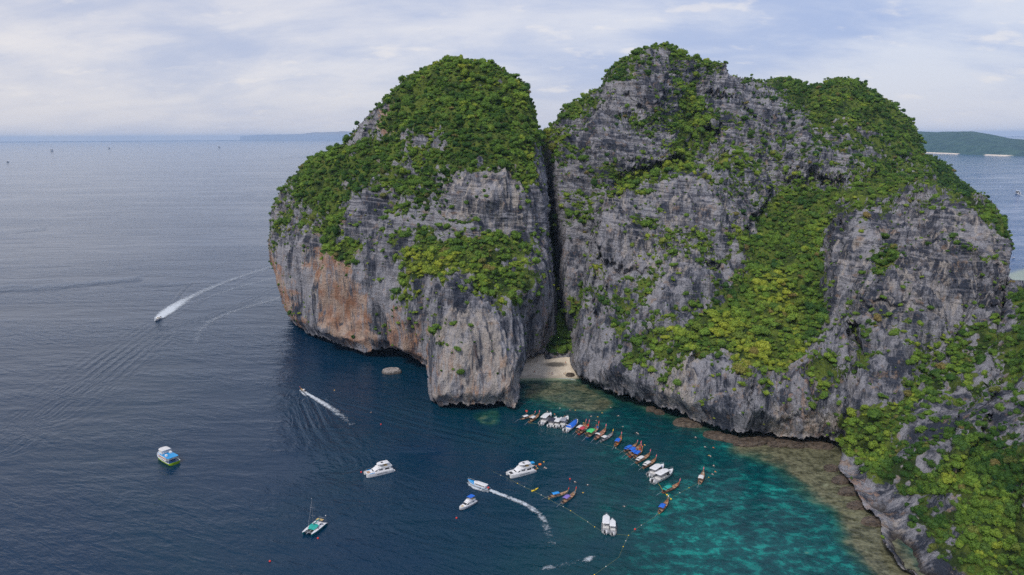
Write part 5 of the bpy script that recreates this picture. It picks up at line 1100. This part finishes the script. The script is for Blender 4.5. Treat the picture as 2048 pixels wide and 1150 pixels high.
wake('white wake curling behind the tour boat', [(976,979,1.2,1),(985,983,1.6,1.1),(1005,991,1.8,1),(1030,1000,1.9,.95),(1055,1012,2.0,.85),(1075,1025,2.2,.75),(1088,1040,2.2,.6),(1093,1055,2.4,.5),(1098,1075,2.6,.45),(1108,1095,2.8,.3)])
wake('bow wave along the tour boat hull', [(934,966,.6,.8),(945,975,1.4,1),(960,981,1.3,.9),(978,985,1.0,.5)])
wake('white wake trailing the lone longtail boat', [(606,781,1.2,1.1),(615,788,1.5,1.1),(632,798,2.2,1.05),(650,809,2.6,.95),(668,821,3.0,.8),(682,831,3.2,.62),(692,840,3,.5),(705,850,3.4,.35)])
wake('thin side spray of the lone longtail boat', [(600,780,.8,.8),(606,788,1.2,.9),(612,793,1.2,.5),(618,800,1.4,.3)])
wake('broad white wake behind the racing speedboat', [(312,642,2,1.3),(320,635,6,1.4),(334,624,9,1.3),(352,611,9,1.1),(375,597,8,.78),(400,585,7,.68),(430,572,7,.62),(465,559,7,.57),(500,547,8,.54),(545,533,9,.50)])
wake('faint old foam band right of the speedboat wake', [(390,690,3,.40),(400,660,5,.46),(425,640,6,.50),(470,622,6,.52),(520,607,6,.54),(570,594,6,.5)])
wake('faint secondary foam streak beside the speedboat wake', [(370,607,3,.4),(420,594,3,.5),(470,576,4,.5),(548,556,5,.48)])
wake('curl of foam near the bottom of the bay', [(1163,1128,1,.3),(1172,1121,2.2,.85),(1182,1116,1.8,.75),(1189,1112,1.0,.4)])
wake('pale smear of foam at the bottom of the bay', [(1070,1141,1.4,.3),(1090,1138,2.2,.6),(1115,1133,2,.35),(1160,1122,1.6,.45)])
wake('small surf at the right end of the beach', [(1112,757,.6,.6),(1130,757.5,.9,1),(1146,759,1.2,1.1),(1155,762,.8,.5)])
wake('short wake of a tiny boat on the horizon sea, middle', [(212,298.6,10,.8),(224,297.4,10,1.2)])
wake('short wake of a tiny boat left of the dome', [(432,296.4,10,.8),(444,295,10,1.2)])
wake('thin wake of a distant boat near the left picture edge', [(0,326.5,8,.8),(24,323.5,6,.9)])
wake('thin wake of the distant boat far left', [(94,304.5,9,.8),(110,302,9,1.2)])
wake('thin wake of the boat on the right strait', [(2034,388,4,1.0),(2048,393,5,.8),(2062,398,6,.6)])
wake('faint streak across the right strait', [(1895,348,7,.42),(1950,362,8,.42),(2020,377,8,.45),(2048,384,8,.4)])
wake('pale current streak near the horizon left of the dome', [(360,299,25,.35),(438,296,25,.5),(460,295,20,.3)])
# ------------------------------------------------------------ haze
def haze():
    t = NT('haze_air'); v = t.N.new('ShaderNodeVolumePrincipled'); v.inputs['Color'].default_value = (0.52, 0.72, 1.0, 1); v.inputs['Density'].default_value = 0.000030; v.inputs['Anisotropy'].default_value = 0.0
    t.N.remove(t.b); t.L.new(v.outputs[0], t.out.inputs['Volume'])
    x, y0, y1, z0, z1 = 43000, -43000, 43000, -9.0, 275.0
    V = [(-x, y0, z0), (x, y0, z0), (x, y1, z0), (-x, y1, z0), (-x, y0, z1), (x, y0, z1), (x, y1, z1), (-x, y1, z1)]
    F = [[0, 3, 2, 1], [4, 5, 6, 7], [0, 1, 5, 4], [1, 2, 6, 5], [2, 3, 7, 6], [3, 0, 4, 7]]
    tag(link('haze', mesh_np('haze', V, F), t.mat), kind='stuff')
haze()

# ------------------------------------------------------------ labels: tell look-alikes apart by their order from the left
def ordinals():
    ones = ['first','second','third','fourth','fifth','sixth','seventh','eighth','ninth','tenth','eleventh','twelfth','thirteenth','fourteenth','fifteenth','sixteenth','seventeenth','eighteenth','nineteenth']
    tens = {20:'twent',30:'thirt',40:'fort',50:'fift'}; card = {20:'twenty',30:'thirty',40:'forty',50:'fifty'}
    out = {}
    for k in range(1, 60):
        out[k] = ones[k-1] if k < 20 else tens[k]+'ieth' if k % 10 == 0 else card[k//10*10]+'-'+ones[k % 10-1]
    return out
ORD = ordinals(); by = {}
for o in COL.objects:
    if o.parent is None and 'label' in o and 'group' in o: by.setdefault(o['label'], []).append(o)
for lb, obs in by.items():
    if len(obs) < 2: continue
    obs.sort(key=lambda o: float(project(np.array(o.location))[0]))
    for k, o in enumerate(obs): o['label'] = '%s from left among the %s' % (ORD[k+1], o['group']) if k < 59 else lb
